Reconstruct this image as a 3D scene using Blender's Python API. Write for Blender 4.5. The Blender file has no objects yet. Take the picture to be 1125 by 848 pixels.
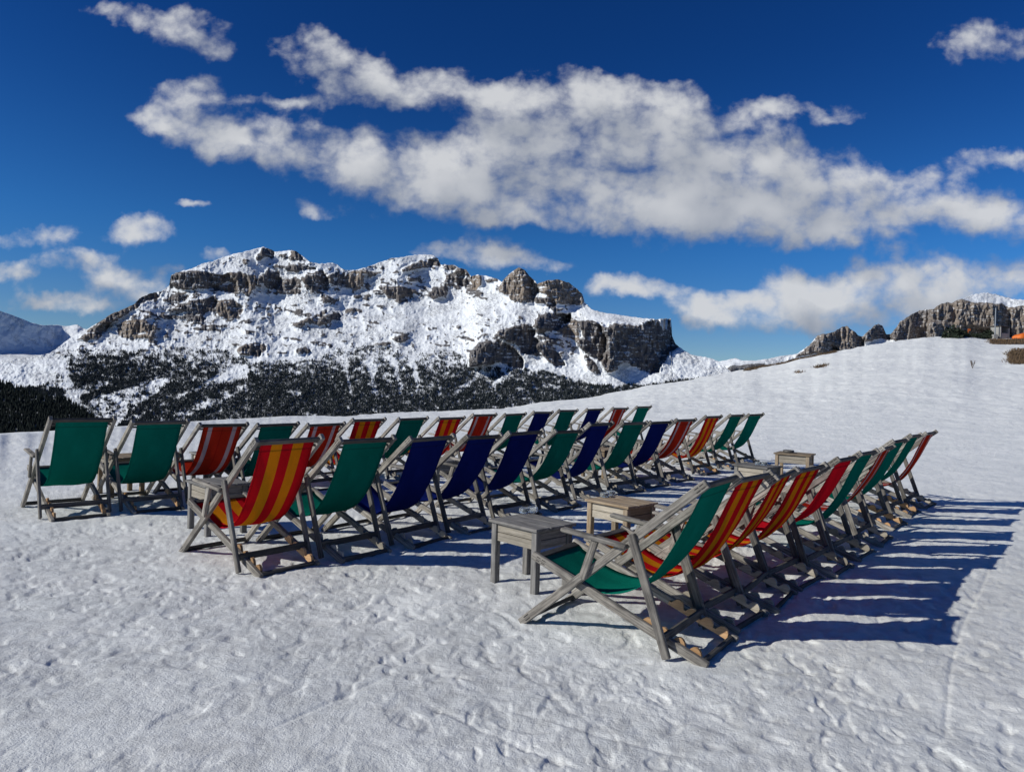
import bpy, bmesh, math, random
import numpy as np
from mathutils import Vector, Matrix
random.seed(7)
rng = np.random.default_rng(7)
sc = bpy.context.scene
col = sc.collection
R = math.radians

# ------------------------------------------------------------------ camera
F_PX, W, H = 790.0, 1125.0, 848.0
CAM_H = 1.48
ROLL = math.atan(0.02836)
YC = 402.4 + .02836*562.5
cam_d = bpy.data.cameras.new('camera'); cam = bpy.data.objects.new('camera', cam_d); col.objects.link(cam)
cam_d.sensor_fit = 'HORIZONTAL'; cam_d.sensor_width = 36; cam_d.lens = 36*F_PX/W
cam_d.clip_start = .05; cam_d.clip_end = 60000
pitch = math.atan((H/2-YC)/F_PX)
cam.matrix_world = (Matrix.Translation((0, 0, CAM_H)) @ Matrix.Rotation(R(90)-pitch, 4, 'X') @ Matrix.Rotation(ROLL, 4, 'Z'))
sc.camera = cam
CR, SR = math.cos(ROLL), math.sin(ROLL)

def gno(x, y):
    """photo position -> slopes X/Y and Z/Y of its sight line (works on arrays)"""
    dx = x-562.5; dy = y-YC
    return (dx*CR+dy*SR)/F_PX, -(-dx*SR+dy*CR)/F_PX
def ungno(a, b):
    u = a*F_PX; v = -b*F_PX
    return 562.5+u*CR-v*SR, YC+u*SR+v*CR
def at(x, y, z=0.):
    a, b = gno(x, y); Y = (z-CAM_H)/b
    return Vector((a*Y, Y, z))

# ------------------------------------------------------------------ noise
def _hash(ix, iy, seed):
    h = (ix.astype(np.int64)*374761393 + iy.astype(np.int64)*668265263 + seed*1442695041) & 0x7fffffff
    h = ((h ^ (h >> 13))*1274126177) & 0x7fffffff
    return (h ^ (h >> 16)) & 0x7fffffff
def pnoise(x, y, seed=0):
    x = np.asarray(x, float); y = np.asarray(y, float)
    ix = np.floor(x); iy = np.floor(y); fx = x-ix; fy = y-iy
    ux = fx*fx*fx*(fx*(fx*6-15)+10); uy = fy*fy*fy*(fy*(fy*6-15)+10)
    def g(dx, dy):
        a = _hash(ix+dx, iy+dy, seed)*(2*math.pi/0x7fffffff)
        return np.cos(a)*(fx-dx)+np.sin(a)*(fy-dy)
    n0 = g(0, 0)*(1-ux)+g(1, 0)*ux; n1 = g(0, 1)*(1-ux)+g(1, 1)*ux
    return (n0*(1-uy)+n1*uy)*1.5
def fbm(x, y, o=4, seed=0, gain=.5):
    s = 0; a = 1; t = 0
    for i in range(o):
        s = s+a*pnoise(x*2**i+13.7*i, y*2**i-7.1*i, seed+i); t += a; a *= gain
    return s/t
def ridged(x, y, o=3, seed=0):
    s = 0; a = 1; t = 0
    for i in range(o):
        s = s+a*(1-2*np.abs(pnoise(x*2**i+5.3*i, y*2**i+9.1*i, seed+i))); t += a; a *= .5
    return s/t
def sstep(e0, e1, x):
    t = np.clip((x-e0)/(e1-e0), 0, 1); return t*t*(3-2*t)
def inside(px, py, poly):
    r = np.zeros(px.shape, bool); n = len(poly)
    for i in range(n):
        x0, y0 = poly[i]; x1, y1 = poly[(i+1) % n]
        c = ((y0 > py) != (y1 > py))
        if y0 == y1: continue
        r ^= c & (px < (x1-x0)*(py-y0)/(y1-y0)+x0)
    return r
def blur(a, n, axis):
    k = 2*n+1
    p = np.pad(a, [(n, n) if i == axis else (0, 0) for i in range(2)], mode='edge')
    c = np.cumsum(p, axis=axis); z = np.zeros_like(np.take(c, [0], axis))
    c = np.concatenate([z, c], axis)
    return (np.take(c, range(k, c.shape[axis]), axis)-np.take(c, range(0, c.shape[axis]-k), axis))/k

# ------------------------------------------------------------------ node helpers
def mat(name):
    m = bpy.data.materials.new(name); m.use_nodes = True
    nt = m.node_tree; nt.nodes.clear()
    out = nt.nodes.new('ShaderNodeOutputMaterial')
    return m, nt, out
class N:
    def __init__(s, nt): s.nt = nt
    def new(s, t, **k):
        n = s.nt.nodes.new(t)
        for a, b in k.items(): setattr(n, a, b)
        return n
    def set(s, sock, v):
        if isinstance(v, bpy.types.NodeSocket): s.nt.links.new(v, sock)
        elif v is not None: sock.default_value = v
    def math(s, op, a, b=None, c=None, clamp=False):
        n = s.new('ShaderNodeMath', operation=op, use_clamp=clamp)
        s.set(n.inputs[0], a)
        if b is not None: s.set(n.inputs[1], b)
        if c is not None: s.set(n.inputs[2], c)
        return n.outputs[0]
    def vmath(s, op, a, b=None, scale=None):
        n = s.new('ShaderNodeVectorMath', operation=op)
        s.set(n.inputs[0], a)
        if b is not None: s.set(n.inputs[1], b)
        if scale is not None: s.set(n.inputs['Scale'], scale)
        return n.outputs['Value'] if op in ('DOT_PRODUCT', 'LENGTH') else n.outputs[0]
    def mix(s, f, a, b, blend='MIX'):
        n = s.new('ShaderNodeMix', data_type='RGBA', blend_type=blend)
        s.set(n.inputs[0], f); s.set(n.inputs[6], a); s.set(n.inputs[7], b)
        return n.outputs[2]
    def noise(s, vec, scale, detail=3, rough=.55, dist=0, dim='3D'):
        n = s.new('ShaderNodeTexNoise', noise_dimensions=dim); s.set(n.inputs['Vector'], vec)
        n.inputs['Scale'].default_value = scale; n.inputs['Detail'].default_value = detail
        n.inputs['Roughness'].default_value = rough; n.inputs['Distortion'].default_value = dist
        return n.outputs['Fac']
    def step(s, v, a, b):
        n = s.new('ShaderNodeMapRange', interpolation_type='SMOOTHSTEP')
        s.set(n.inputs[0], v); s.set(n.inputs[1], a); s.set(n.inputs[2], b)
        return n.outputs[0]
    def attr(s, name):
        return s.new('ShaderNodeAttribute', attribute_name=name).outputs['Fac']
    def mapping(s, vec, scale):
        n = s.new('ShaderNodeMapping'); s.set(n.inputs[0], vec); n.inputs['Scale'].default_value = scale
        return n.outputs[0]
    def bump(s, hgt, strength, dist):
        n = s.new('ShaderNodeBump'); s.set(n.inputs['Height'], hgt)
        n.inputs['Strength'].default_value = strength; n.inputs['Distance'].default_value = dist
        return n.outputs[0]
    def principled(s, out, color, rough=.7, normal=None, spec=.3):
        n = s.new('ShaderNodeBsdfPrincipled'); s.set(n.inputs['Base Color'], color); s.set(n.inputs['Roughness'], rough)
        n.inputs['Specular IOR Level'].default_value = spec
        if normal is not None: s.set(n.inputs['Normal'], normal)
        s.nt.links.new(n.outputs[0], out.inputs[0]); return n
def rgb(r, g, b): return (r, g, b, 1)

# ------------------------------------------------------------------ world: daylight sky with clouds at infinity
SUN_AZ, SUN_EL = R(-107), R(29.5)          # azimuth measured from +Y towards +X
world = bpy.data.worlds.new('World'); sc.world = world; world.use_nodes = True
world.cycles.sampling_method = 'MANUAL'; world.cycles.sample_map_resolution = 256
nt = world.node_tree; nt.nodes.clear(); n = N(nt)
wout = n.new('ShaderNodeOutputWorld'); bg = n.new('ShaderNodeBackground'); nt.links.new(bg.outputs[0], wout.inputs[0])
sky = n.new('ShaderNodeTexSky', sky_type='NISHITA'); sky.sun_disc = False
sky.sun_elevation = SUN_EL; sky.sun_rotation = SUN_AZ
sky.altitude = 2200; sky.air_density = 1.0; sky.dust_density = .25; sky.ozone_density = 1.6
STR = .078; SREF = 4.0; SGAM = 1.25
bg.inputs[1].default_value = STR
dirv = n.new('ShaderNodeTexCoord').outputs['Generated']
sx = n.new('ShaderNodeSeparateXYZ'); nt.links.new(dirv, sx.inputs[0])
ay = n.math('MAXIMUM', n.math('ABSOLUTE', sx.outputs[1]), .12)
ca = n.math('DIVIDE', sx.outputs[0], ay); cb = n.math('DIVIDE', sx.outputs[2], ay)
cv = n.new('ShaderNodeCombineXYZ'); nt.links.new(ca, cv.inputs[0]); nt.links.new(cb, cv.inputs[1])
P0 = cv.outputs[0]
BLOBS = [  # photo x, y, half width, half height, weight
 (375,180,36,22,.95),(425,185,40,34,1),(475,200,46,32,1),(530,205,46,26,.95),(505,165,36,18,.8),
 (560,112,50,20,.95),(615,125,52,30,1),(690,118,52,26,1),(745,135,42,32,1),(585,160,40,20,.9),(690,170,40,26,.9),
 (600,212,52,26,1),(665,222,52,24,1),(720,238,44,26,.95),(770,205,52,32,1),(840,192,40,30,1),(880,205,50,34,1),(950,210,52,28,1),(1010,215,40,22,.95),
 (800,245,60,26,1),(880,246,54,18,.95),(960,240,40,18,.8),
 (1092,240,46,28,.95),(1060,222,30,14,.6),(1100,180,40,13,.85),(1085,52,46,24,.9),(1040,58,22,14,.5),
 (335,55,34,22,.85),(385,80,46,24,.95),(420,102,30,15,.85),(455,106,26,14,.8),(215,38,40,22,.95),(175,32,26,12,.5),(95,10,50,7,.5),(130,22,40,8,.42),
 (490,80,26,12,.5),(500,100,24,10,.45),(300,158,40,30,1.05),(250,160,26,14,.7),(200,135,44,20,1),(165,122,26,12,.8),(205,110,30,10,.55),
 (310,112,56,6,.62),(210,92,30,9,.65),(880,116,48,12,.8),(830,126,26,10,.7),(925,132,18,8,.6),(560,240,40,8,.6),
 (808,350,42,18,1.1),(775,345,20,9,.8),(884,312,34,14,1.05),(905,326,42,18,1.05),(955,335,52,24,1),(1010,325,50,24,1),(1060,312,56,24,1),(1115,300,50,18,.9),(870,352,34,12,.9),(1010,275,30,10,.5),
 (700,320,44,11,1),(660,315,20,8,.7),(738,325,18,7,.6),(495,275,34,12,.9),(550,284,44,12,.95),(600,292,28,9,.8),
 (30,262,38,11,.9),(70,252,22,9,.7),(58,291,46,10,.85),(15,300,30,9,.7),(150,254,32,15,.95),(130,240,16,8,.6),(90,280,28,7,.65),(128,306,34,11,.98),(150,318,30,9,.85),
 (45,332,52,11,.85),(100,336,40,9,.8),(212,227,20,5.5,.85),(238,281,26,7,.85),(342,232,22,7,.65),(325,222,14,6,.5),(190,300,26,9,.8),(165,330,26,8,.65),(690,10,34,6,.5),(240,165,20,10,.5)]
def density(P, detail):
    wv = n.new('ShaderNodeTexNoise'); n.set(wv.inputs['Vector'], P)
    wv.noise_dimensions = '2D'; wv.inputs['Scale'].default_value = 9; wv.inputs['Detail'].default_value = 5; wv.inputs['Roughness'].default_value = .6
    off = n.vmath('SCALE', n.vmath('SUBTRACT', wv.outputs['Color'], (.5, .5, .5)), scale=.056)
    Q = n.vmath('MULTIPLY', n.vmath('ADD', P, off), (1, 1, 0))
    tot = None
    for (x, y, rx, ry, w) in BLOBS:
        a, b = gno(x, y)
        d = n.vmath('MULTIPLY', n.vmath('SUBTRACT', Q, (a, b, 0)), (F_PX/rx, F_PX/ry, 0))
        q = n.vmath('DOT_PRODUCT', d, d)
        g = n.math('MULTIPLY', n.math('POWER', math.e, n.math('MULTIPLY', q, -.60)), w)
        tot = g if tot is None else n.math('ADD', tot, g)
    tot = n.math('SUBTRACT', 1, n.math('POWER', math.e, n.math('MULTIPLY', tot, -1.35)))   # soft union
    S = n.vmath('MULTIPLY', n.vmath('ADD', P, n.vmath('SCALE', off, scale=.35)), (1, 1.3, 0))
    low = n.math('ADD', tot, n.math('MULTIPLY', n.math('SUBTRACT', n.noise(S, 10, 2, .5, dim='2D'), .5), .85))
    if not detail: return None, low
    f1 = n.noise(S, 10, detail, .62, dim='2D')
    vo = n.new('ShaderNodeTexVoronoi', feature='F1', voronoi_dimensions='2D'); n.set(vo.inputs['Vector'], S); vo.inputs['Scale'].default_value = 22
    vo.inputs['Detail'].default_value = 2; vo.inputs['Roughness'].default_value = .5
    puff = n.math('SUBTRACT', .45, vo.outputs['Distance'])
    tex = n.math('ADD', n.math('MULTIPLY', n.math('SUBTRACT', f1, .5), 1.0), n.math('MULTIPLY', puff, .24))
    return n.math('ADD', tot, tex), low
D0, L0 = density(P0, 8)
_, L1 = density(n.vmath('ADD', P0, (-.026, .046, 0)), 0)
alpha = n.step(D0, .40, .92)
lit = n.math('ADD', n.math('ADD', .46, n.math('MULTIPLY', n.math('SUBTRACT', L0, L1), 1.25)), n.math('MULTIPLY', n.math('SUBTRACT', D0, L0), .45), clamp=True)
thick = n.step(D0, .9, 1.5)
lit2 = n.math('SUBTRACT', lit, n.math('MULTIPLY', thick, .10), clamp=True)
CK = 1/STR
ccol = n.mix(lit2, rgb(.27*CK, .31*CK, .39*CK), rgb(.72*CK, .735*CK, .76*CK))
# clear sky: a little more contrast from horizon to zenith, as through a polarising filter
hs = n.new('ShaderNodeHueSaturation'); nt.links.new(sky.outputs[0], hs.inputs['Color']); hs.inputs['Saturation'].default_value = 1.2; hs.inputs['Value'].default_value = .85
gm = n.new('ShaderNodeGamma'); n.set(gm.inputs[0], n.mix(1., hs.outputs[0], rgb(.50/SREF, .95/SREF, 1.26/SREF), 'MULTIPLY')); gm.inputs[1].default_value = SGAM
skyblue = n.mix(1., gm.outputs[0], rgb(SREF, SREF, SREF), 'MULTIPLY')
skyblue = n.mix(n.step(sx.outputs[2], .20, .04), skyblue, n.mix(1., skyblue, rgb(1.45, .84, .82), 'MULTIPLY'))
skyblue = n.mix(n.step(sx.outputs[2], .17, .43), skyblue, n.mix(1., skyblue, rgb(.56, .76, .90), 'MULTIPLY'))
skyc = n.mix(n.math('MULTIPLY', alpha, .94), skyblue, ccol)
nt.links.new(skyc, bg.inputs[0])
# the half of the sky behind the terrace is clear
bg2 = n.new('ShaderNodeBackground'); bg2.inputs[1].default_value = STR; nt.links.new(skyblue, bg2.inputs[0])
mixs = n.new('ShaderNodeMixShader'); n.set(mixs.inputs[0], n.math('MULTIPLY', n.math('GREATER_THAN', sx.outputs[1], .3), n.math('MULTIPLY', n.math('GREATER_THAN', sx.outputs[2], -.01), n.math('LESS_THAN', sx.outputs[2], .62))))
nt.links.new(bg2.outputs[0], mixs.inputs[1]); nt.links.new(bg.outputs[0], mixs.inputs[2]); nt.links.new(mixs.outputs[0], wout.inputs[0])

sun_d = bpy.data.lights.new('sun', 'SUN'); sun = bpy.data.objects.new('sun', sun_d); col.objects.link(sun)
sun_d.energy = 4.6; sun_d.angle = R(.53); sun_d.color = (1, .98, .895)
sdir = Vector((math.sin(SUN_AZ)*math.cos(SUN_EL), math.cos(SUN_AZ)*math.cos(SUN_EL), math.sin(SUN_EL)))
sun.rotation_euler = (-sdir).to_track_quat('-Z', 'Y').to_euler()
sc.cycles.max_bounces = 4; sc.cycles.diffuse_bounces = 2; sc.cycles.transmission_bounces = 4
sc.view_settings.view_transform = 'Standard'; sc.view_settings.look = 'None'
sc.view_settings.exposure = -0.15; sc.view_settings.gamma = 1

# ------------------------------------------------------------------ materials
def make_snow():
    m, nt, out = mat('snow'); n = N(nt)
    pos = n.new('ShaderNodeNewGeometry').outputs['Position']
    n1 = n.noise(pos, 1.3, 5, .6); n2 = n.noise(pos, 9, 4, .6); n3 = n.noise(pos, 55, 3, .6)
    base = n.mix(n.step(n1, .35, .7), rgb(.77, .785, .775), rgb(.87, .875, .855))
    dirt = n.attr('dirt')
    dn = n.math('MULTIPLY', dirt, n.math('ADD', .35, n.math('MULTIPLY', n.step(n2, .35, .68), .75)), clamp=True)
    base = n.mix(dn, base, rgb(.43, .43, .425))
    speck = n.math('MULTIPLY', n.step(n3, .66, .76), n.math('ADD', .12, n.math('MULTIPLY', dirt, .5)), clamp=True)
    base = n.mix(speck, base, rgb(.30, .28, .26))
    g = n.attr('grass'); gn = n.noise(n.mapping(pos, (1.2, 1.2, 1.2)), 3.2, 5, .65)
    gm = n.step(n.math('ADD', g, n.math('MULTIPLY', n.math('SUBTRACT', gn, .5), .9)), .42, .58)
    gc = n.mix(n.noise(pos, 2.2, 4), rgb(.05, .035, .024), rgb(.125, .085, .05))
    base = n.mix(gm, base, gc)
    hgt = n.math('ADD', n.math('ADD', n.math('MULTIPLY', n.noise(pos, 26, 5, .7), .85), n.math('MULTIPLY', n.noise(pos, 120, 3, .6), .4)), n.math('MULTIPLY', n.noise(pos, 5, 4, .6), 1.1))
    far = n.attr('far')
    hgt = n.math('ADD', hgt, n.math('MULTIPLY', far, n.math('ADD', n.math('MULTIPLY', n.noise(n.mapping(pos, (1, 1, 2)), 1.6, 5, .65), 7.), n.math('MULTIPLY', n.noise(pos, 6, 3, .6), 2.5))))
    nor = n.bump(hgt, .5, .022)
    p = n.principled(out, base, .62, nor, .25)
    return m
M_SNOW = make_snow()

def make_rocksnow(name, warm=.5, scale=1.0, bush=True):
    m, nt, out = mat(name); n = N(nt)
    pos = n.vmath('SCALE', n.new('ShaderNodeNewGeometry').outputs['Position'], scale=.01*scale)
    rock = n.attr('rock'); forest = n.attr('forest'); wm = n.attr('warm')
    big = n.noise(pos, .9, 5, .6); fine = n.noise(pos, 6, 5, .65)
    vert = n.noise(n.mapping(pos, (5, 5, .7)), 1.0, 4, .6)
    horiz = n.noise(n.mapping(pos, (.9, .9, 9)), 1.0, 4, .65)
    rc = n.mix(vert, rgb(.050, .051, .060), rgb(.17, .165, .17))
    rc = n.mix(n.math('MULTIPLY', wm, .8), rc, n.mix(vert, rgb(.13, .105, .085), rgb(.40, .32, .25)))
    rf = n.step(n.math('ADD', rock, n.math('MULTIPLY', n.math('SUBTRACT', fine, .5), .7)), .40, .58)
    ledge = n.math('MULTIPLY', n.step(n.math('ADD', horiz, n.math('MULTIPLY', fine, .8)), .96, 1.08), .7)
    rf = n.math('MULTIPLY', rf, n.math('SUBTRACT', 1, ledge))
    sn = n.mix(big, rgb(.76, .79, .84), rgb(.84, .855, .875))
    patch = n.step(n.noise(pos, .7, 3, .6), .42, .60)
    spk = n.step(n.math('ADD', n.noise(pos, 11, 4, .72), n.math('MULTIPLY', patch, .14)), .61, .70)
    sn = n.mix(n.math('MULTIPLY', spk, .55), sn, rgb(.13, .125, .125))
    c = n.mix(rf, sn, rc)
    fl = n.step(n.math('ADD', forest, n.math('MULTIPLY', n.math('SUBTRACT', n.noise(pos, 9, 4, .65), .5), .9)), .45, .75)
    c = n.mix(n.math('MULTIPLY', fl, .60), c, rgb(.03, .033, .036))
    n.principled(out, c, .95, n.bump(fine, .5, 12), .0)
    return m
M_MASS = make_rocksnow('mountain_rock_and_snow')

def make_tree_mat(name, c0, c1, frost=0):
    m, nt, out = mat(name); n = N(nt)
    pos = n.new('ShaderNodeNewGeometry').outputs['Position']
    c = n.mix(n.noise(pos, .03, 3), c0, c1)
    if frost: c = n.mix(n.math('MULTIPLY', n.step(n.noise(pos, .11, 3, .7), .5, .7), frost), c, rgb(.20, .21, .22))
    n.principled(out, c, .9, None, .1); return m
M_TREE = make_tree_mat('conifer_needles', rgb(.014, .020, .024), rgb(.032, .040, .042), .30)
M_TREE2 = make_tree_mat('dark_conifer_needles', rgb(.010, .015, .015), rgb(.022, .028, .024))

def make_wood(name, dark, light, hue=1.1):
    m, nt, out = mat(name); n = N(nt)
    uv = n.new('ShaderNodeUVMap').outputs[0]
    rnd = n.new('ShaderNodeObjectInfo').outputs['Random']
    off = n.new('ShaderNodeCombineXYZ'); n.set(off.inputs[0], n.math('MULTIPLY', rnd, 17.)); n.set(off.inputs[1], n.math('MULTIPLY', rnd, 9.))
    v = n.vmath('ADD', uv, off.outputs[0])
    g1 = n.noise(n.mapping(v, (3.5, 95, 1)), 1, 4, .65, .4); g2 = n.noise(n.mapping(v, (9, 24, 1)), 1, 4, .6)
    f = n.math('ADD', n.math('MULTIPLY', g1, .75), n.math('MULTIPLY', g2, .45))
    c = n.mix(n.step(f, .38, .82), dark, light)
    blot = n.noise(n.mapping(v, (2.2, 5, 1)), 1, 4, .6)
    c = n.mix(n.math('MULTIPLY', n.step(blot, .5, .72), .55), c, dark)
    val = n.new('ShaderNodeHueSaturation'); n.set(val.inputs['Color'], c)
    n.set(val.inputs['Value'], n.math('ADD', .68, n.math('MULTIPLY', rnd, .55))); n.set(val.inputs['Saturation'], n.math('ADD', .8, n.math('MULTIPLY', n.noise(n.mapping(v, (.9, 2, 1)), 1, 3, .6), hue)))
    n.principled(out, val.outputs[0], .8, n.bump(f, .35, .004), .2)
    return m
M_WOOD = make_wood('weathered_grey_wood', rgb(.085, .079, .073), rgb(.42, .395, .36))
M_LEG = make_wood('shade_darkened_leg_wood', rgb(.055, .052, .05), rgb(.24, .225, .205))  # rear-leg wood darkened, the shade on the legs put into its colour
M_DARK = make_wood('dark_wood_with_shade_tone', rgb(.035, .034, .034), rgb(.14, .132, .12))  # top rails are darker wood; on the crossbars this tone stands in for shade
M_FRESH = make_wood('fresh_pine_wood', rgb(.36, .19, .075), rgb(.56, .335, .155), .25)
M_PALE = make_wood('pale_worn_and_sunlit_wood', rgb(.25, .22, .175), rgb(.46, .41, .335), .3)
M_TABLE = make_wood('grey_table_wood', rgb(.10, .098, .095), rgb(.27, .26, .25))
M_TABLE2 = make_wood('brown_table_wood', rgb(.17, .13, .095), rgb(.36, .31, .25))
def plain(name, c, rough=.6, metal=0, spec=.4):
    m, nt, out = mat(name); n = N(nt)
    t = n.noise(n.new('ShaderNodeTexCoord').outputs['Object'], 30, 3)
    cc = n.mix(n.math('MULTIPLY', t, .5), c, tuple(x*.6 for x in c[:3])+(1,))
    p = n.principled(out, cc, rough, None, spec); p.inputs['Metallic'].default_value = metal; return m
M_SLOT = plain('dark_mortise', rgb(.035, .032, .03), .9)
M_BOLT = plain('rusty_bolt', rgb(.09, .075, .065), .5, .8)

def make_fabric(name, stops, trans=.28):
    """stops: list of (u, colour): flat bands across the width"""
    m, nt, out = mat(name); n = N(nt)
    uv = n.new('ShaderNodeUVMap').outputs[0]
    s = n.new('ShaderNodeSeparateXYZ'); n.set(s.inputs[0], uv)
    if len(stops) == 1: c = rgb(*stops[0][1])
    else:
        r = n.new('ShaderNodeValToRGB'); r.color_ramp.interpolation = 'CONSTANT'
        e = r.color_ramp.elements
        while len(e) < len(stops): e.new(.5)
        for k, (u, cc) in enumerate(stops): e[k].position = u; e[k].color = rgb(*cc)
        n.set(r.inputs[0], s.outputs[0]); c = r.outputs[0]
    rnd = n.new('ShaderNodeObjectInfo').outputs['Random']
    w = n.noise(n.mapping(uv, (60, 130, 1)), 1, 3, .6); w2 = n.noise(n.mapping(uv, (2, 3.5, 1)), 1, 4, .6)
    hs = n.new('ShaderNodeHueSaturation'); n.set(hs.inputs['Color'], c)
    n.set(hs.inputs['Value'], n.math('ADD', n.math('ADD', .80, n.math('MULTIPLY', rnd, .22)), n.math('MULTIPLY', n.math('SUBTRACT', n.math('ADD', n.math('MULTIPLY', w, .5), w2), .75), .75)))
    weave = n.new('ShaderNodeTexWave'); n.set(weave.inputs['Vector'], n.mapping(uv, (40, 80, 1))); weave.inputs['Scale'].default_value = 3
    hem = n.math('MAXIMUM', n.step(n.math('ABSOLUTE', n.math('SUBTRACT', n.math('ABSOLUTE', n.math('SUBTRACT', s.outputs[0], .5)), .468)), .006, .002), n.step(n.math('ABSOLUTE', n.math('SUBTRACT', s.outputs[1], .045)), .004, .001))
    wr = n.noise(n.mapping(uv, (2.5, 9, 1)), 1, 4, .6, .6)
    nor = n.bump(n.math('ADD', n.math('MULTIPLY', weave.outputs['Fac'], .10), n.math('SUBTRACT', n.math('MULTIPLY', wr, 2.4), n.math('MULTIPLY', hem, .5))), .45, .006)
    d = n.new('ShaderNodeBsdfDiffuse'); t = n.new('ShaderNodeBsdfTranslucent'); mx = n.new('ShaderNodeMixShader')
    fc = n.mix(n.math('MULTIPLY', hem, .45), hs.outputs[0], rgb(.01, .01, .012)); n.set(d.inputs[0], fc); n.set(t.inputs[0], fc); n.set(d.inputs['Normal'], nor)
    mx.inputs[0].default_value = trans
    nt.links.new(d.outputs[0], mx.inputs[1]); nt.links.new(t.outputs[0], mx.inputs[2]); nt.links.new(mx.outputs[0], out.inputs[0])
    return m
GRN = (.004, .148, .104); NAV = (.007, .015, .12); RED = (.62, .012, .02); YEL = (.72, .27, .012)
ORD = (.50, .035, .015); WHT = (.55, .42, .42)
FAB = {
 'green': make_fabric('green_canvas', [(0, GRN)], .09),
 'navy': make_fabric('navy_blue_canvas', [(0, NAV)], .08),
 'red': make_fabric('plain_red_canvas', [(0, (.66, .012, .025))]),
 'stripe': make_fabric('red_and_yellow_striped_canvas', [(0, RED), (.2, YEL), (.4, RED), (.6, YEL), (.8, RED)]),
 'pin': make_fabric('red_canvas_with_white_stripes', [(0, ORD), (.13, WHT), (.24, ORD), (.485, (.42, .02, .012)), (.515, ORD), (.76, WHT), (.87, ORD)]),
}

# ------------------------------------------------------------------ object helpers
def mesh_obj(name, me, parent=None):
    o = bpy.data.objects.new(name, me); col.objects.link(o)
    if parent is not None: o.parent = parent
    return o
def obj(name, bm, m, parent=None, smooth=False):
    me = bpy.data.meshes.new(name); bm.to_mesh(me); bm.free()
    for mm in (m if isinstance(m, (list, tuple)) else [m]): me.materials.append(mm)
    if smooth: me.polygons.foreach_set('use_smooth', [True]*len(me.polygons))
    return mesh_obj(name, me, parent)
def tag(o, label=None, cat=None, group=None, kind=None):
    for k, v in (('label', label), ('category', cat), ('group', group), ('kind', kind)):
        if v: o[k] = v
    return o
def empty(name, loc=(0, 0, 0), rz=0):
    o = bpy.data.objects.new(name, None); o.empty_display_size = .2; col.objects.link(o)
    o.location = loc; o.rotation_euler = (0, 0, rz); return o
def kids(o): return [c for c in ALLOBJ if c.parent == o]

def beam(bm, p0, p1, w, t, up=(0, 0, 1), bev=.004, mi=0):
    """box from p0 to p1; w measured towards 'up', t sideways; uv.x runs along it in metres"""
    p0 = Vector(p0); p1 = Vector(p1); ax = (p1-p0); L = ax.length; ax.normalize()
    s = ax.cross(Vector(up)).normalized(); u = s.cross(ax).normalized()
    b = bmesh.new()
    vs = []
    for k in (0, L):
        for (i, j) in ((-1, -1), (1, -1), (1, 1), (-1, 1)):
            vs.append(b.verts.new(p0+ax*k+s*(i*t/2)+u*(j*w/2)))
    for f in ((0, 1, 2, 3), (7, 6, 5, 4), (0, 4, 5, 1), (1, 5, 6, 2), (2, 6, 7, 3), (3, 7, 4, 0)):
        b.faces.new([vs[i] for i in f])
    bmesh.ops.recalc_face_normals(b, faces=b.faces)
    if bev: bmesh.ops.bevel(b, geom=b.edges[:], offset=bev, segments=1, affect='EDGES', profile=.5)
    uvl = b.loops.layers.uv.new('UVMap'); ou = random.random()*5
    for f in b.faces:
        f.material_index = mi
        for l in f.loops:
            d = l.vert.co-p0; l[uvl].uv = (d.dot(ax)+ou, d.dot(s)+d.dot(u)+ou)
    me = bpy.data.meshes.new('tmp'); b.to_mesh(me); b.free()
    bm.from_mesh(me); bpy.data.meshes.remove(me)
def newbm():
    b = bmesh.new(); b.loops.layers.uv.new('UVMap'); return b
def prism(bm, prof, y0, y1, mi=0):
    """polygon in x,z extruded from y0 to y1"""
    uvl = bm.loops.layers.uv.verify()
    A = [bm.verts.new((x, y0, z)) for x, z in prof]; B = [bm.verts.new((x, y1, z)) for x, z in prof]
    fs = [bm.faces.new(A), bm.faces.new(B[::-1])]
    k = len(prof)
    for i in range(k): fs.append(bm.faces.new((A[i], A[(i+1) % k], B[(i+1) % k], B[i])))
    bmesh.ops.recalc_face_normals(bm, faces=fs)
    for f in fs:
        f.material_index = mi
        for l in f.loops: l[uvl].uv = (l.vert.co.x, l.vert.co.z+l.vert.co.y)
def lathe(bm, prof, seg=20, c=(0, 0, 0), mi=0):
    rings = []
    for r, z in prof:
        rings.append([bm.verts.new((c[0]+r*math.cos(2*math.pi*i/seg), c[1]+r*math.sin(2*math.pi*i/seg), c[2]+z)) for i in range(seg)])
    fs = []
    for a, b in zip(rings, rings[1:]):
        for i in range(seg): fs.append(bm.faces.new((a[i], a[(i+1) % seg], b[(i+1) % seg], b[i])))
    fs.append(bm.faces.new(rings[0][::-1])); fs.append(bm.faces.new(rings[-1]))
    for f in fs: f.material_index = mi

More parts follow.
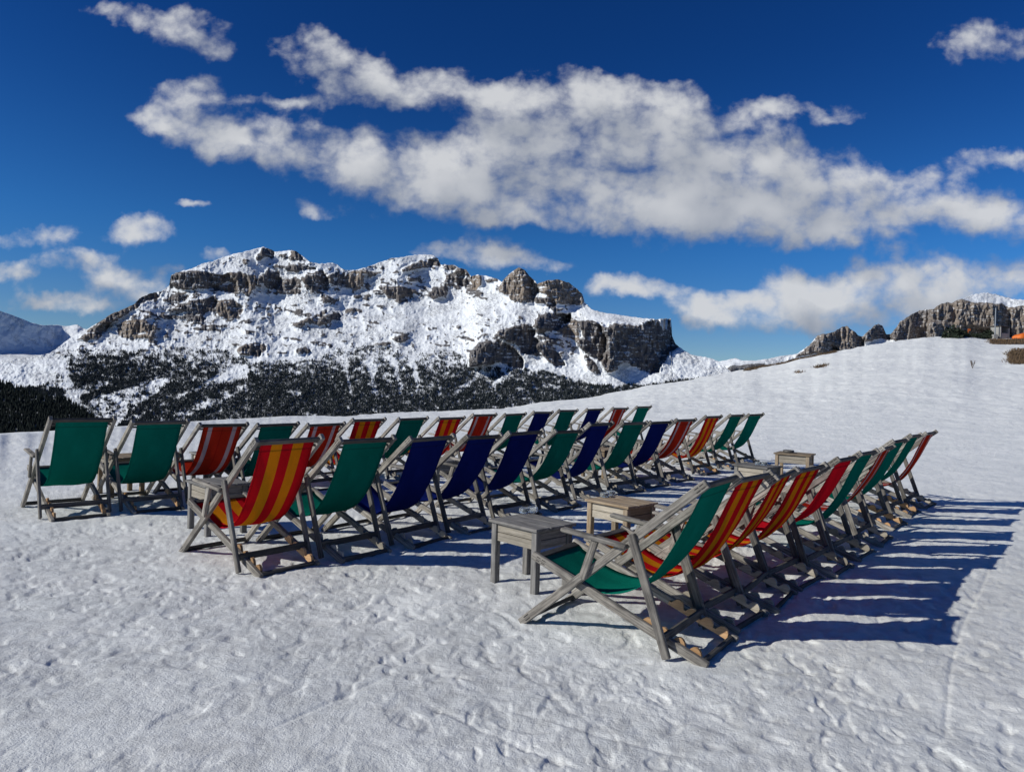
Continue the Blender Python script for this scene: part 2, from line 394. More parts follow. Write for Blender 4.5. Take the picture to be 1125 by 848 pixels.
# ------------------------------------------------------------------ deck chair
TOP = Vector((.02, .987)); FOOT = Vector((1.17, .012)); SF = Vector((1.118, .43)); RR = Vector((0., .02))
def V3(v, y): return (v[0], y, v[1])
YP, YS, YL = .280, .244, .306            # back posts, seat rails, rear legs
bd = (FOOT-TOP).normalized()
def chair_meshes():
    """each part of one chair: list of (name, mesh, children)"""
    parts = []
    def fin(name, bm, mats=(M_WOOD,), smooth=False):
        me = bpy.data.meshes.new(name); bm.to_mesh(me); bm.free()
        for mm in mats: me.materials.append(mm)
        if smooth: me.polygons.foreach_set('use_smooth', [True]*len(me.polygons))
        return me
    nrm = Vector((bd[1]*-1, bd[0]))
    sd = (RR-SF).normalized(); sn = Vector((-sd[1], sd[0]))
    for s in (-1, 1):
        b = newbm(); beam(b, V3(TOP, s*YP), V3(FOOT, s*YP), .05, .034, (0, 1, 0) and (nrm[0], 0, nrm[1]))
        for k in (.028, .062):                                   # mortise slots of the top rail
            for q in (-.010, .010):
                c = TOP+bd*k+nrm*q
                beam(b, V3(c-bd*.013, s*(YP+.0165)), V3(c+bd*.013, s*(YP+.0165)), .005, .003, (nrm[0], 0, nrm[1]), 0, 1)
        for q in (-.011, .011):
            c = FOOT-bd*.07+nrm*q
            beam(b, V3(c-bd*.02, s*(YP+.0165)), V3(c+bd*.02, s*(YP+.0165)), .006, .003, (nrm[0], 0, nrm[1]), 0, 1)
        parts.append(('back_post', fin('back_post', b, (M_WOOD, M_SLOT)), []))
        b = newbm(); beam(b, V3(SF, s*YS), V3(RR, s*YS), .05, .032, (sn[0], 0, sn[1]))
        for k in (.05, .09):
            for q in (-.010, .010):
                c = SF+sd*k+sn*q
                beam(b, V3(c-sd*.014, s*(YS+.0155)), V3(c+sd*.014, s*(YS+.0155)), .005, .003, (sn[0], 0, sn[1]), 0, 1)
        # notched rack on the inner side of the rail
        r = newbm(); up = -sn if sn[1] < 0 else sn
        base = RR-sd*.05; prof = []
        def pp(k, hgt): q = base-sd*k+up*hgt; return (q[0], q[1])
        prof.append(pp(0, -.012))
        for i in range(4):
            k0 = i*.098
            for t in np.linspace(0, 1, 7): prof.append(pp(k0+.004+.070*t, .022+.027*math.sin(math.pi*t)**.7))
            prof.append(pp(k0+.080, .010)); prof.append(pp(k0+.096, .010))
        prof.append(pp(.392, -.012))
        prism(r, prof, s*(YS-.0165), s*(YS-.036))
        parts.append(('seat_rail', fin('seat_rail', b, (M_WOOD, M_SLOT)), [('notch_rack', r)]))
        b = newbm(); beam(b, (.435, s*YL, .665), (.205, s*YL, .03), .048, .026, (1, 0, .3))
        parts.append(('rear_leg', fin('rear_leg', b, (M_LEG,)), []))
        b = newbm(); beam(b, (.875, s*.312, .632), (.452, s*.312, .592), .024, .054, (0, 0, 1), .006)
        lathe(b, [(.009, .0), (.009, .006)], 8, (.66, s*.312, .621), 1)
        parts.append(('armrest', fin('armrest', b, (M_WOOD, M_BOLT)), []))
        b = newbm(); beam(b, (.735, s*.308, .365), (.655, s*.308, .602), .044, .024, (1, 0, 0))
        parts.append(('armrest_support', fin('armrest_support', b), []))
    iw = YP-.0175
    c = TOP+bd*.045
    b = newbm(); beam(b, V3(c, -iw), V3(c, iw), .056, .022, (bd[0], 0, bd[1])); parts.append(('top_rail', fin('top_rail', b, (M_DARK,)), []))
    c = TOP+bd*.105-nrm*.004
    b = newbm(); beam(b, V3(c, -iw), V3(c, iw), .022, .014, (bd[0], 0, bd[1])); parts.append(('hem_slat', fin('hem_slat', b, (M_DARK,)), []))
    c = FOOT-bd*.055
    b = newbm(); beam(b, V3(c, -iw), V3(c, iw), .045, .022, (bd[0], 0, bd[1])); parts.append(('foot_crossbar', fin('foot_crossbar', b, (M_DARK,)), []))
    iw = YS-.0165
    c = SF+sd*.035
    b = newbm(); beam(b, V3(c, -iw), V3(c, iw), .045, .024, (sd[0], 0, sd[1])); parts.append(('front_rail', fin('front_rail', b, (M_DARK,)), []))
    c = RR-sd*.035
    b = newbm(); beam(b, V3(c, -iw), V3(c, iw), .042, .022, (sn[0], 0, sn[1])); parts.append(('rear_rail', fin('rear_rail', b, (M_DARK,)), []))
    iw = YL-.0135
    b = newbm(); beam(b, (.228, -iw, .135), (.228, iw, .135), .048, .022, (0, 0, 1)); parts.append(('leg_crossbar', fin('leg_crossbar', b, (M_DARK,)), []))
    racks = []
    out = []
    for nm, me, ch in parts:
        if ch:
            rb = ch[0][1]; v = {}
            tmp = bpy.data.meshes.new('notch_rack'); rb.to_mesh(tmp); rb.free()
            for key, mm in (('fresh', M_FRESH), ('pale', M_PALE), ('grey', M_WOOD)):
                c = tmp.copy(); c.name = 'notch_rack'; c.materials.append(mm); v[key] = c
            out.append((nm, me, v))
        else: out.append((nm, me, None))
    return out
def sling_mesh(fab, sag):
    pts = [(.052, .955), (.075, .905), (.135, .775), (.21, .635-.02*sag), (.30, .505-.04*sag), (.40, .405-.06*sag), (.51, .338-.06*sag),
           (.62, .306-.05*sag), (.73, .303-.04*sag), (.84, .325-.03*sag), (.95, .362-.015*sag), (1.03, .393), (1.088, .424), (1.10, .425)]
    # Catmull-Rom
    P = [Vector(p) for p in pts]; P = [P[0]*2-P[1]]+P+[P[-1]*2-P[-2]]
    cur = []
    for i in range(1, len(P)-2):
        for t in np.linspace(0, 1, 4, endpoint=False):
            a, b, c, d = P[i-1:i+3]
            cur.append(.5*((2*b)+(c-a)*t+(2*a-5*b+4*c-d)*t*t+(-a+3*b-3*c+d)*t**3))
    cur.append(P[-2])
    L = [0]
    for a, b in zip(cur, cur[1:]): L.append(L[-1]+(b-a).length)
    bm = newbm(); uvl = bm.loops.layers.uv.verify(); nx = 9; th = .0022; hw = .228
    layers = []
    for side in (1, -1):
        g = []
        for i, p in enumerate(cur):
            q = cur[min(i+1, len(cur)-1)]-cur[max(i-1, 0)]; nn = Vector((-q[1], q[0])).normalized()
            v = L[i]/L[-1]; row = []
            for j in range(nx):
                u = j/(nx-1); e = 2*u-1
                dip = .018*sag*(1-e*e)*math.sin(math.pi*v)*.8+(.0035*math.sin(9*u+5*v+sag*3)+.0025*math.sin(17*v+4*u*sag+sag*9))*math.sin(math.pi*v)
                wv = hw*(1-.035*math.sin(math.pi*v))
                pp = p+nn*(-dip+side*th/2)*(1 if nn[1] >= 0 else -1)
                row.append(bm.verts.new((pp[0], e*wv, pp[1])))
            g.append(row)
        layers.append(g)
    def quad(vs, uvs):
        f = bm.faces.new(vs); f.smooth = True
        for l, uv in zip(f.loops, uvs): l[uvl].uv = uv
    n = len(cur)
    for side, g in enumerate(layers):
        for i in range(n-1):
            for j in range(nx-1):
                q = [(i, j), (i, j+1), (i+1, j+1), (i+1, j)]
                if side: q = q[::-1]
                quad([g[a][b] for a, b in q], [(b/(nx-1)*.998+.001, L[a]/L[-1]) for a, b in q])
    for i in range(n-1):
        for j in (0, nx-1):
            uu = j/(nx-1)*.998+.001
            quad([layers[0][i][j], layers[0][i+1][j], layers[1][i+1][j], layers[1][i][j]], [(uu, L[i]/L[-1])]*4)
    for i in (0, n-1):
        for j in range(nx-1):
            quad([layers[0][i][j], layers[0][i][j+1], layers[1][i][j+1], layers[1][i][j]], [(j/(nx-1)*.998+.001, L[i]/L[-1])]*4)
    bmesh.ops.recalc_face_normals(bm, faces=bm.faces)
    me = bpy.data.meshes.new('sling'); bm.to_mesh(me); bm.free(); me.materials.append(FAB[fab]); return me
CH = chair_meshes(); SL = {}
G1, G2, G3 = 'deck chairs in the back row', 'deck chairs in the middle row', 'deck chairs in the right row'
g, b_, st, pn, rd = 'green', 'navy', 'stripe', 'pin', 'red'
CHAIRS = [
 # id, x, y, yaw, zscale, fabric, rack, label
 ('C1', -4.19, 7.053, 44.5, 1.032, g, 'fresh', 'green deck chair at the far left end of the back row, against the dark hill'),
 ('C2', -3.666, 7.549, 42.8, 0.992, g, 'fresh', 'green deck chair second from the left, between the outermost green chair and a red one'),
 ('C3', -3.242, 8.145, 40.9, 0.936, pn, 'fresh', 'red deck chair with two pale stripes, third from the left, behind the wooden side table'),
 ('C4', -2.789, 8.726, 39.1, 0.917, g, 'grey', 'green deck chair whose top shows just above the front red and yellow striped chair'),
 ('C5', -2.349, 9.256, 38.9, 0.899, pn, 'grey', 'red white-striped deck chair between the front striped chair and the front green chair'),
 ('C6', -1.922, 9.853, 40.9, 0.939, st, 'grey', 'red and yellow striped deck chair peeking directly over the front green chair'),
 ('C7', -1.402, 10.538, 39.1, 0.933, g, 'grey', 'green deck chair in the back row above the leftmost blue chair, between two striped ones'),
 ('C8', -0.897, 11.165, 40.3, 0.924, st, 'grey', 'red and yellow striped deck chair showing above the leftmost blue chair of the middle row'),
 ('C9', -0.416, 11.833, 40.2, 0.955, pn, 'grey', 'red white-striped deck chair showing above the second blue chair of the middle row'),
 ('C10', 0.122, 12.516, 40.6, 0.95, g, 'grey', 'green deck chair with yellowish posts in the back row, right of a red white-striped one'),
 ('C11', 0.613, 13.171, 41.3, 0.97, b_, 'grey', 'first blue deck chair of the back row, between two green ones'),
 ('C12', 1.124, 13.85, 41.9, 0.99, g, 'grey', 'green deck chair between the two blue chairs of the back row'),
 ('C13', 1.731, 14.631, 43.0, 0.999, b_, 'grey', 'second blue deck chair of the back row, next to the far red one'),
 ('C14', 2.364, 15.441, 43.4, 1.006, pn, 'grey', 'red white-striped deck chair second from the far right end of the back row'),
 ('C15', 3.052, 16.336, 43.5, 1.027, g, 'grey', 'green deck chair at the far right end of the back row'),
 ('B1', -1.623, 5.398, 39.2, 1.038, st, 'fresh', 'bold red and yellow striped deck chair at the near left end of the middle row'),
 ('B2', -1.143, 5.888, 38.0, 1.012, g, 'pale', 'green deck chair right beside the near striped chair of the middle row'),
 ('B3', -0.666, 6.423, 36.9, 0.997, b_, 'pale', 'leftmost blue deck chair of the middle row, next to the front green chair'),
 ('B4', -0.225, 6.994, 33.0, 0.978, b_, 'pale', 'second blue deck chair of the middle row, between two other blue ones'),
 ('B5', 0.2, 7.749, 40.3, 0.976, b_, 'grey', 'third blue deck chair of the middle row, left of a green one'),
 ('B6', 0.71, 8.382, 37.8, 0.959, g, 'pale', 'green deck chair with a blue chair on either side, behind the two small tables'),
 ('B7', 1.194, 9.175, 37.0, 1.013, b_, 'pale', 'blue deck chair between two green chairs of the middle row'),
 ('B8', 1.721, 9.78, 43.6, 1.004, g, 'pale', 'green deck chair between the two last blue chairs of the middle row'),
 ('B9', 2.201, 10.387, 44.8, 0.994, b_, 'pale', 'last blue deck chair of the middle row, left of a red one'),
 ('B10', 2.727, 11.09, 46.0, 1.003, pn, 'pale', 'red white-striped deck chair in the right part of the middle row'),
 ('B11', 3.439, 12.115, 42.5, 1.023, st, 'fresh', 'red and yellow striped deck chair third from the far end of the middle row'),
 ('B12', 4.114, 13.005, 42.1, 1.024, g, 'fresh', 'green deck chair second from the far end of the middle row'),
 ('B13', 4.711, 13.739, 45.4, 1.018, g, 'pale', 'green deck chair at the far right end of the middle row'),
 ('A1', 1.215, 3.985, 36, 1.005, g, 'fresh', 'nearest green deck chair with sunlit seat and bright notched racks'),
 ('A2', 1.56, 4.50, 37.9, .966, st, 'pale', 'red and yellow striped deck chair right behind the nearest green one'),
 ('A3', 1.95, 4.95, 36.0, .935, st, 'pale', 'second red and yellow striped deck chair of the right row'),
 ('A4', 2.325, 5.43, 41, .93, st, 'pale', 'third red and yellow striped deck chair of the right row'),
 ('A5', 2.755, 5.83, 40.1, .973, rd, 'pale', 'plain red deck chair without stripes in the middle of the right row'),
 ('A6', 3.211, 6.38, 39.9, .979, g, 'pale', 'green deck chair touching the plain red one in the right row'),
 ('A7', 3.728, 7.034, 38.2, .978, pn, 'pale', 'narrow looking orange red deck chair between two green ones in the right row'),
 ('A8', 4.277, 7.817, 42.1, .998, g, 'fresh', 'green deck chair of the right row, third from its far end'),
 ('A9', 4.9, 8.63, 42.0, 1.01, g, 'fresh', 'green deck chair second from the far end of the right row'),
 ('A10', 5.47, 9.29, 41.3, 1.009, pn, 'pale', 'orange red deck chair at the far end of the right row'),
]
for (cid, x, y, yaw, sz, fab, rack, label) in CHAIRS:
    ya = R(yaw); root = empty('deck_chair', (x, y, -.02), math.atan2(math.sin(ya), -math.cos(ya)))
    jr = random.Random(cid); root.rotation_euler.x = R(jr.uniform(-.9, .9)); root.rotation_euler.y = R(jr.uniform(-.8, .8)); root.rotation_euler.z += R(jr.uniform(-1.5, 1.5))
    root.scale = (1, 1, sz)
    tag(root, label, 'deck chair', {'C': G1, 'B': G2, 'A': G3}[cid[0]])
    for nm, me, ch in CH:
        o = mesh_obj(nm, me, root)
        if ch: mesh_obj('notch_rack', ch[rack], o)
    sag = {0: .2, 1: .9, 2: .5, 3: 1.25}[(int(cid[1:])*7+ord(cid[0])) % 4]
    if cid in ('A1', 'B1'): sag = .5
    if (fab, sag) not in SL: SL[(fab, sag)] = sling_mesh(fab, sag)
    mesh_obj('sling', SL[(fab, sag)], root)

# ------------------------------------------------------------------ small wooden tables
def make_table(loc, rz, label, wood, w=.50, d=.42, hgt=.46, tilt=0):
    root = empty('side_table', loc, rz); tag(root, label, 'table', 'small wooden tables between the deck chairs')
    b = newbm(); k = 3; bw = d/k
    for i in range(k):
        y = -d/2+bw*(i+.5)
        beam(b, (-w/2+random.uniform(-.006, .006), y, hgt-.011+random.uniform(-.0015, .0015)), (w/2+random.uniform(-.006, .006), y, hgt-.011), .022, bw-.005, (0, 0, 1), .003)
    obj('table_top', b, wood, root)
    lx, ly = w/2-.045, d/2-.045
    for sx_ in (-1, 1):
        for sy_ in (-1, 1):
            b = newbm(); beam(b, (sx_*lx, sy_*ly, -.01), (sx_*lx, sy_*ly, hgt-.023), .05, .05, (0, 1, 0), .004); obj('leg', b, wood, root)
    for sy_ in (-1, 1):
        b = newbm()
        for z in (hgt-.056, hgt-.122): beam(b, (-lx+.026, sy_*ly, z), (lx-.026, sy_*ly, z), .062, .022, (0, 0, 1), .003)
        obj('apron_board', b, M_PALE if sy_ < 0 else wood, root)  # front apron is paler: sunlight put into its wood colour
    for sx_ in (-1, 1):
        b = newbm()
        for z in (hgt-.056, hgt-.122): beam(b, (sx_*lx, -ly+.026, z), (sx_*lx, ly-.026, z), .062, .022, (0, 0, 1), .003)
        obj('apron_board', b, wood, root)
    return root
TZ = R(-46)
TABLES = [((.175, 5.26, 0), TZ, M_TABLE, 'grey weathered wooden table in front of the nearest green deck chair'),
 ((.985, 6.29, 0), R(-49), M_TABLE2, 'brownish wooden table behind the grey one, nearer the middle row'),
 ((3.28, 9.52, 0), R(-47), M_TABLE, 'wooden table with dark boards seen just over the striped chairs of the right row'),
 ((4.52, 11.42, 0), R(-33), M_TABLE2, 'farthest wooden table standing clear on the snow at the end of the right row'),
 ((-2.74, 6.76, 0), TZ, M_TABLE, 'wooden table left of the bold striped deck chair, below the red white-striped chair'),
 ((-4.62, 8.55, 0), R(-44), M_TABLE2, 'wooden table half hidden between the two green chairs on the far left'),
 ((-3.78, 9.15, 0), R(-46), M_TABLE, 'wooden table glimpsed between the second green chair and the red chair on the left'),
 ((-.92, 9.15, 0), R(-46), M_TABLE, 'wooden table between middle and back rows behind the second blue chair'),
 ((1.42, 11.3, 0), R(-46), M_TABLE2, 'wooden table between middle and back rows seen beside the green and blue chairs'),
]
for k, (loc, rz, wood, lab) in enumerate(TABLES): make_table(loc, rz, lab, wood, .55 if k == 3 else .50)

def make_glass():
    m, nt, out = mat('ashtray_glass'); n = N(nt)
    p = n.principled(out, rgb(.82, .88, .9), .06, n.bump(n.noise(n.new('ShaderNodeTexCoord').outputs['Object'], 40, 2), .2, .004), .5)
    p.inputs['Transmission Weight'].default_value = .85; p.inputs['IOR'].default_value = 1.48; return m
M_GLASS = make_glass(); M_ASH = plain('dark_ashtray_ceramic', rgb(.10, .095, .09), .5)
def ashtray(x, y, z, label, m=M_GLASS, r=.05):
    b = bmesh.new()
    lathe(b, [(r*.85, 0), (r, .008), (r, .036), (r*.93, .04), (r*.80, .037), (r*.72, .014), (r*.3, .011)], 18)
    o = obj('ashtray', b, m, None, True); o.location = (x, y, z); tag(o, label, 'ashtray', 'ashtrays on the tables'); return o
for (px, py, lab) in ((576, 563.5, 'left one of two clear glass ashtrays on the grey weathered table'), (585, 562.5, 'right one of two clear glass ashtrays on the grey weathered table'),
                      (664, 546, 'clear glass ashtray at the left corner of the brownish table'), (671, 544, 'clear glass ashtray behind its twin on the brownish table'),
                      (833, 510.5, 'left glass ashtray on the table over the striped chairs'), (839.5, 511, 'right glass ashtray on the table over the striped chairs')):
    p = at(px, py, .461); ashtray(p.x, p.y, .461, lab, r=.042)
ashtray(4.44, 11.47, .461, 'dark ashtray on the farthest table out on the snow', M_ASH, .085)

# ------------------------------------------------------------------ snowfield (one sheet to the valley)
def crest_curves(az):
    px = np.array([-200, -20, 0, 100, 200, 300, 400, 500, 560, 640, 700, 750, 800, 850, 900, 950, 1000, 1040, 1075, 1125, 1300])
    py = np.array([481, 479, 478.5, 472, 464.5, 459, 455, 451, 446.5, 437, 426.5, 418, 409.5, 401, 388.5, 379.5, 373.5, 369.5, 370, 371, 366])
    a, b = gno(px.astype(float), py.astype(float))
    A = np.arctan(a); E = b*np.cos(A)
    d_az = np.radians(np.array([-60, -36, -28, -20, -12, -5, 3, 10, 18, 26, 34, 45, 70])); d = np.array([15, 15.5, 18.5, 24, 32, 42, 58, 70, 85, 100, 118, 130, 130])
    e = np.interp(az, A, E); D = np.interp(az, d_az, d)
    e = np.convolve(np.pad(e, 12, mode='edge'), np.ones(25)/25, 'valid'); D = np.convolve(np.pad(D, 25, mode='edge'), np.ones(51)/51, 'valid')
    return e, D
def build_ground():
    az = np.radians(np.concatenate([np.arange(-180, -48, 4), np.arange(-48, 48, .09), np.arange(48, 180.1, 4)]))
    r = [.02, .3, .7, 1.1, 1.5, 1.9]
    x = 2.2
    while x < 4000:
        r.append(x)
        if x < 20: x += min(max(1.2*x*x/(F_PX*CAM_H), .008), .11)
        elif x < 150: x *= 1.011
        else: x *= 1.12
    r = np.array(r)
    e, D = crest_curves(az)
    AZ, RR_ = np.meshgrid(az, r); E = np.broadcast_to(e, AZ.shape)
    X = np.sin(AZ)*RR_; Y = np.cos(AZ)*RR_
    Dn = np.broadcast_to(D, AZ.shape)*(1+.04*fbm(AZ*30, AZ*0, 3, 5))
    zc = CAM_H+E*Dn; r1 = np.clip(Dn*.62, 11, 19)
    t = np.clip((RR_-r1)/(Dn-r1), 0, 1)
    z = zc*np.where(zc > 0, t**1.25, t**1.6)
    over = np.clip(RR_-Dn, 0, None)
    z = z-np.minimum(.42*over*over/(over+9), 520)
    near = np.clip(1-RR_/60, .0, 1)
    # trampled, refrozen surface: lumps, dents and prints
    lump = fbm(X*1.1, Y*1.1, 3, 11)*.022+fbm(X*3.4, Y*3.4, 3, 12)*.007+fbm(X*9, Y*6.5, 3, 17)*.0055*(.4+.6*sstep(-.15, .3, fbm(X*.8, Y*.8, 2, 95)))+fbm(X*24, Y*20, 2, 18)*.0035*(RR_ < 14)*(.35+.65*sstep(-.1, .3, fbm(X*1.1, Y*1.1, 2, 94)))
    warp_ = 0; d1 = pnoise(X*4.6+fbm(X*2, Y*2, 2, 3), Y*4.6, 21); d2 = pnoise(X*7.5, Y*7.5+fbm(X*3, Y*3, 2, 4), 22)
    tramp = sstep(-.25, .3, fbm(X*.35, Y*.35, 2, 40))
    tr2 = sstep(.0, .35, fbm(X*.9, Y*.9, 3, 92)+.08); tr3 = sstep(-.02, .3, fbm(X*.7+9, Y*.7, 3, 93)+.05)
    dents = -.007*sstep(.25, .6, d1)*tramp-.008*sstep(.25, .55, d2)-.008*sstep(.25, .6, pnoise(X*13+.8*fbm(X*5, Y*5, 2, 91), Y*8, 23))*tr2-.0035*sstep(.28, .6, pnoise(X*26, Y*19, 24))*(RR_ < 9)*tr3-.011*sstep(.45, .62, pnoise(X*6, Y*4.2, 25))*tr3
    groom = .006*np.sin((X*.55+Y*.83)*2*math.pi/.11)*sstep(.1, .4, fbm(X*.4, Y*.4, 2, 33))*0
    calm = 1-.75*sstep(1.2, .2, np.hypot((X+1.2)/1.3, (Y-3.0)/.5))     # a smooth ski-scraped patch near the left
    micro = (lump+dents)*calm
    # boot prints along a few walked lines
    pr = np.random.default_rng(21); walks = []
    for (a0, b0, a1, b1) in ((-2.6, 2.6, -2.2, 6.2), (-1.6, 2.4, .6, 7.2), (-.4, 2.3, -.9, 4.9), (.9, 2.4, -.6, 5.2), (.3, 3.4, 3.4, 8.6), (2.2, 2.6, 3.6, 5.4), (-3.4, 3.6, -1.2, 4.6), (-4.6, 4.6, -2.4, 6.1), (1.6, 3.0, -2.8, 3.7), (3.6, 4.2, 6.5, 9.5), (-3.2, 5.2, .2, 4.6)):
        L_ = math.hypot(a1-a0, b1-b0); ux, uy = (a1-a0)/L_, (b1-b0)/L_
        for k in range(int(L_/.36)):
            sd_ = .10 if k % 2 else -.10
            walks.append((a0+ux*k*.36+uy*sd_+pr.normal(0, .05), b0+uy*k*.36-ux*sd_+pr.normal(0, .05), math.atan2(uy, ux)+pr.normal(0, .25), pr.uniform(.001, .0055)))
    for _ in range(110): walks.append((pr.uniform(-4, 4.5), pr.uniform(2.4, 8), pr.uniform(0, 6.28), pr.uniform(.001, .004)))
    prints = np.zeros_like(X); sub = (RR_ < 11) & (Y > 1.5); xs_, ys_ = X[sub], Y[sub]; acc = np.zeros_like(xs_)
    order = np.argsort(ys_); yo = ys_[order]
    for (wx_, wy_, th_, dp_) in walks:
        i0_, i1_ = np.searchsorted(yo, wy_-.3), np.searchsorted(yo, wy_+.3); ii = order[i0_:i1_]
        dx_, dy_ = xs_[ii]-wx_, ys_[ii]-wy_
        la = dx_*math.cos(th_)+dy_*math.sin(th_); lb = -dx_*math.sin(th_)+dy_*math.cos(th_)
        q_ = (la/.145)**2+(lb/(.052+.012*np.cos(la/.145*2)))**2
        acc[ii] += -dp_*sstep(1.25, .7, q_)+dp_*.12*np.exp(-((q_-1.7)/.5)**2)+.0025*np.sin(la*150)*sstep(1., .6, q_)*0
    prints[sub] = acc
    micro = micro+prints
    # two ski tracks running up the right side
    tr = np.zeros_like(X)
    t0, t1 = at(1040, 800), at(1094, 560)
    dx, dy = t1.x-t0.x, t1.y-t0.y; L = math.hypot(dx, dy); dx /= L; dy /= L
    al = (X-t0.x)*dx+(Y-t0.y)*dy; ac = (X-t0.x)*dy-(Y-t0.y)*dx+.04*np.sin(al*1.3)
    for o_, w_ in ((0, .012),):
        tr -= .005*np.exp(-((ac-o_)/w_)**2)*sstep(-.4, .3, al)*sstep(6.0, 5.0, al)
    for (ax0, ay0, ax1, ay1) in ((470, 775, 640, 848), (300, 800, 420, 745), (560, 780, 760, 835)):
        q0, q1 = at(ax0, ay0), at(ax1, ay1); L2 = math.hypot(q1.x-q0.x, q1.y-q0.y); ux, uy = (q1.x-q0.x)/L2, (q1.y-q0.y)/L2
        a2 = (X-q0.x)*ux+(Y-q0.y)*uy; c2 = (X-q0.x)*uy-(Y-q0.y)*ux
        tr -= .006*np.exp(-(c2/.016)**2)*sstep(-.1, .1, a2)*sstep(L2+.1, L2-.1, a2)
    flat = np.minimum(1, sstep(0.0, 1.2, RR_))
    z = z+(micro+tr)*np.clip(1.15-RR_/45, .25, 1)*flat
    far = sstep(18, 45, RR_)
    z = z+far*sstep(400, 160, RR_)*(fbm(X*.09, Y*.09, 4, 51)*.34+fbm(X*.55, Y*.55, 3, 52)*.07+fbm(X*1.7, Y*1.7, 2, 53)*.05)
    # attributes
    px, py = ungno(X/np.maximum(Y, .05), (z-CAM_H)/np.maximum(Y, .05)); front = Y > 1
    def rowdist(p0, p1, w):
        u = np.array(p1)-np.array(p0); L = np.hypot(*u); u = u/L
        a = np.clip((X-p0[0])*u[0]+(Y-p0[1])*u[1], 0, L); return sstep(w, w*.25, np.hypot(X-p0[0]-u[0]*a, Y-p0[1]-u[1]*a))
    dirt = .55*np.maximum.reduce([rowdist((-4.7, 7.4), (2.6, 16.7), 1.5), rowdist((-2.0, 5.7), (4.3, 14.1), 1.6), rowdist((.8, 4.2), (5.2, 9.7), 1.5)])
    dirt = np.maximum(dirt, .62*sstep(15, 3, RR_))*sstep(-.45, .35, fbm(X*.8, Y*.8, 4, 61)+.22)
    gr = np.zeros_like(X)
    gr = np.maximum(gr, front*sstep(.955, .985, RR_/Dn)*sstep(1.10, 1.02, RR_/Dn)*sstep(805, 830, px)*sstep(935, 905, px))
    gr = np.maximum(gr, front*.95*np.exp(-(((px-1112)/30)**4+((py-375.5)/3.4)**4)))
    gr = np.maximum(gr, front*.95*np.exp(-(((px-1124)/20)**4+((py-392)/9)**4)))
    gr = np.maximum(gr, front*.75*np.exp(-(((px-902)/9)**2+((py-402.5+(px-902)*.25)/2.0)**2)))
    gr = np.maximum(gr, front*.6*np.exp(-(((px-878)/6)**2+((py-409)/1.5)**2)))
    gr *= (RR_ < 300)
    nr, na = X.shape
    idx = np.arange(nr*na).reshape(nr, na)
    q = np.stack([idx[:-1, :-1], idx[:-1, 1:], idx[1:, 1:], idx[1:, :-1]], -1).reshape(-1, 4)[:, ::-1]
    me = grid_mesh('snowfield', np.stack([X, Y, z], -1).reshape(-1, 3), q, dict(dirt=dirt, grass=gr, far=sstep(12, 30, RR_)))
    me.materials.append(M_SNOW)
    o = mesh_obj('snowfield', me); tag(o, kind='structure')
    return (X, Y, z, gr)
def grid_mesh(name, v, q, attrs=None, smooth=True):
    me = bpy.data.meshes.new(name); nv, nf, k = len(v), len(q), q.shape[1]
    me.vertices.add(nv); me.vertices.foreach_set('co', np.ascontiguousarray(v, np.float32).ravel())
    me.loops.add(nf*k); me.loops.foreach_set('vertex_index', np.ascontiguousarray(q, np.int32).ravel())
    me.polygons.add(nf); me.polygons.foreach_set('loop_start', np.arange(0, nf*k, k, dtype=np.int32))
    me.polygons.foreach_set('use_smooth', np.full(nf, smooth))
    me.update(calc_edges=True)
    for a, d in (attrs or {}).items():
        at_ = me.attributes.new(a, 'FLOAT', 'POINT'); at_.data.foreach_set('value', np.ascontiguousarray(d, np.float32).ravel())
    return me
GX, GY, GZ, GG = build_ground()
def ground_at(x, y):
    i = np.argmin((GX-x)**2+(GY-y)**2); return float(GZ.flat[i])

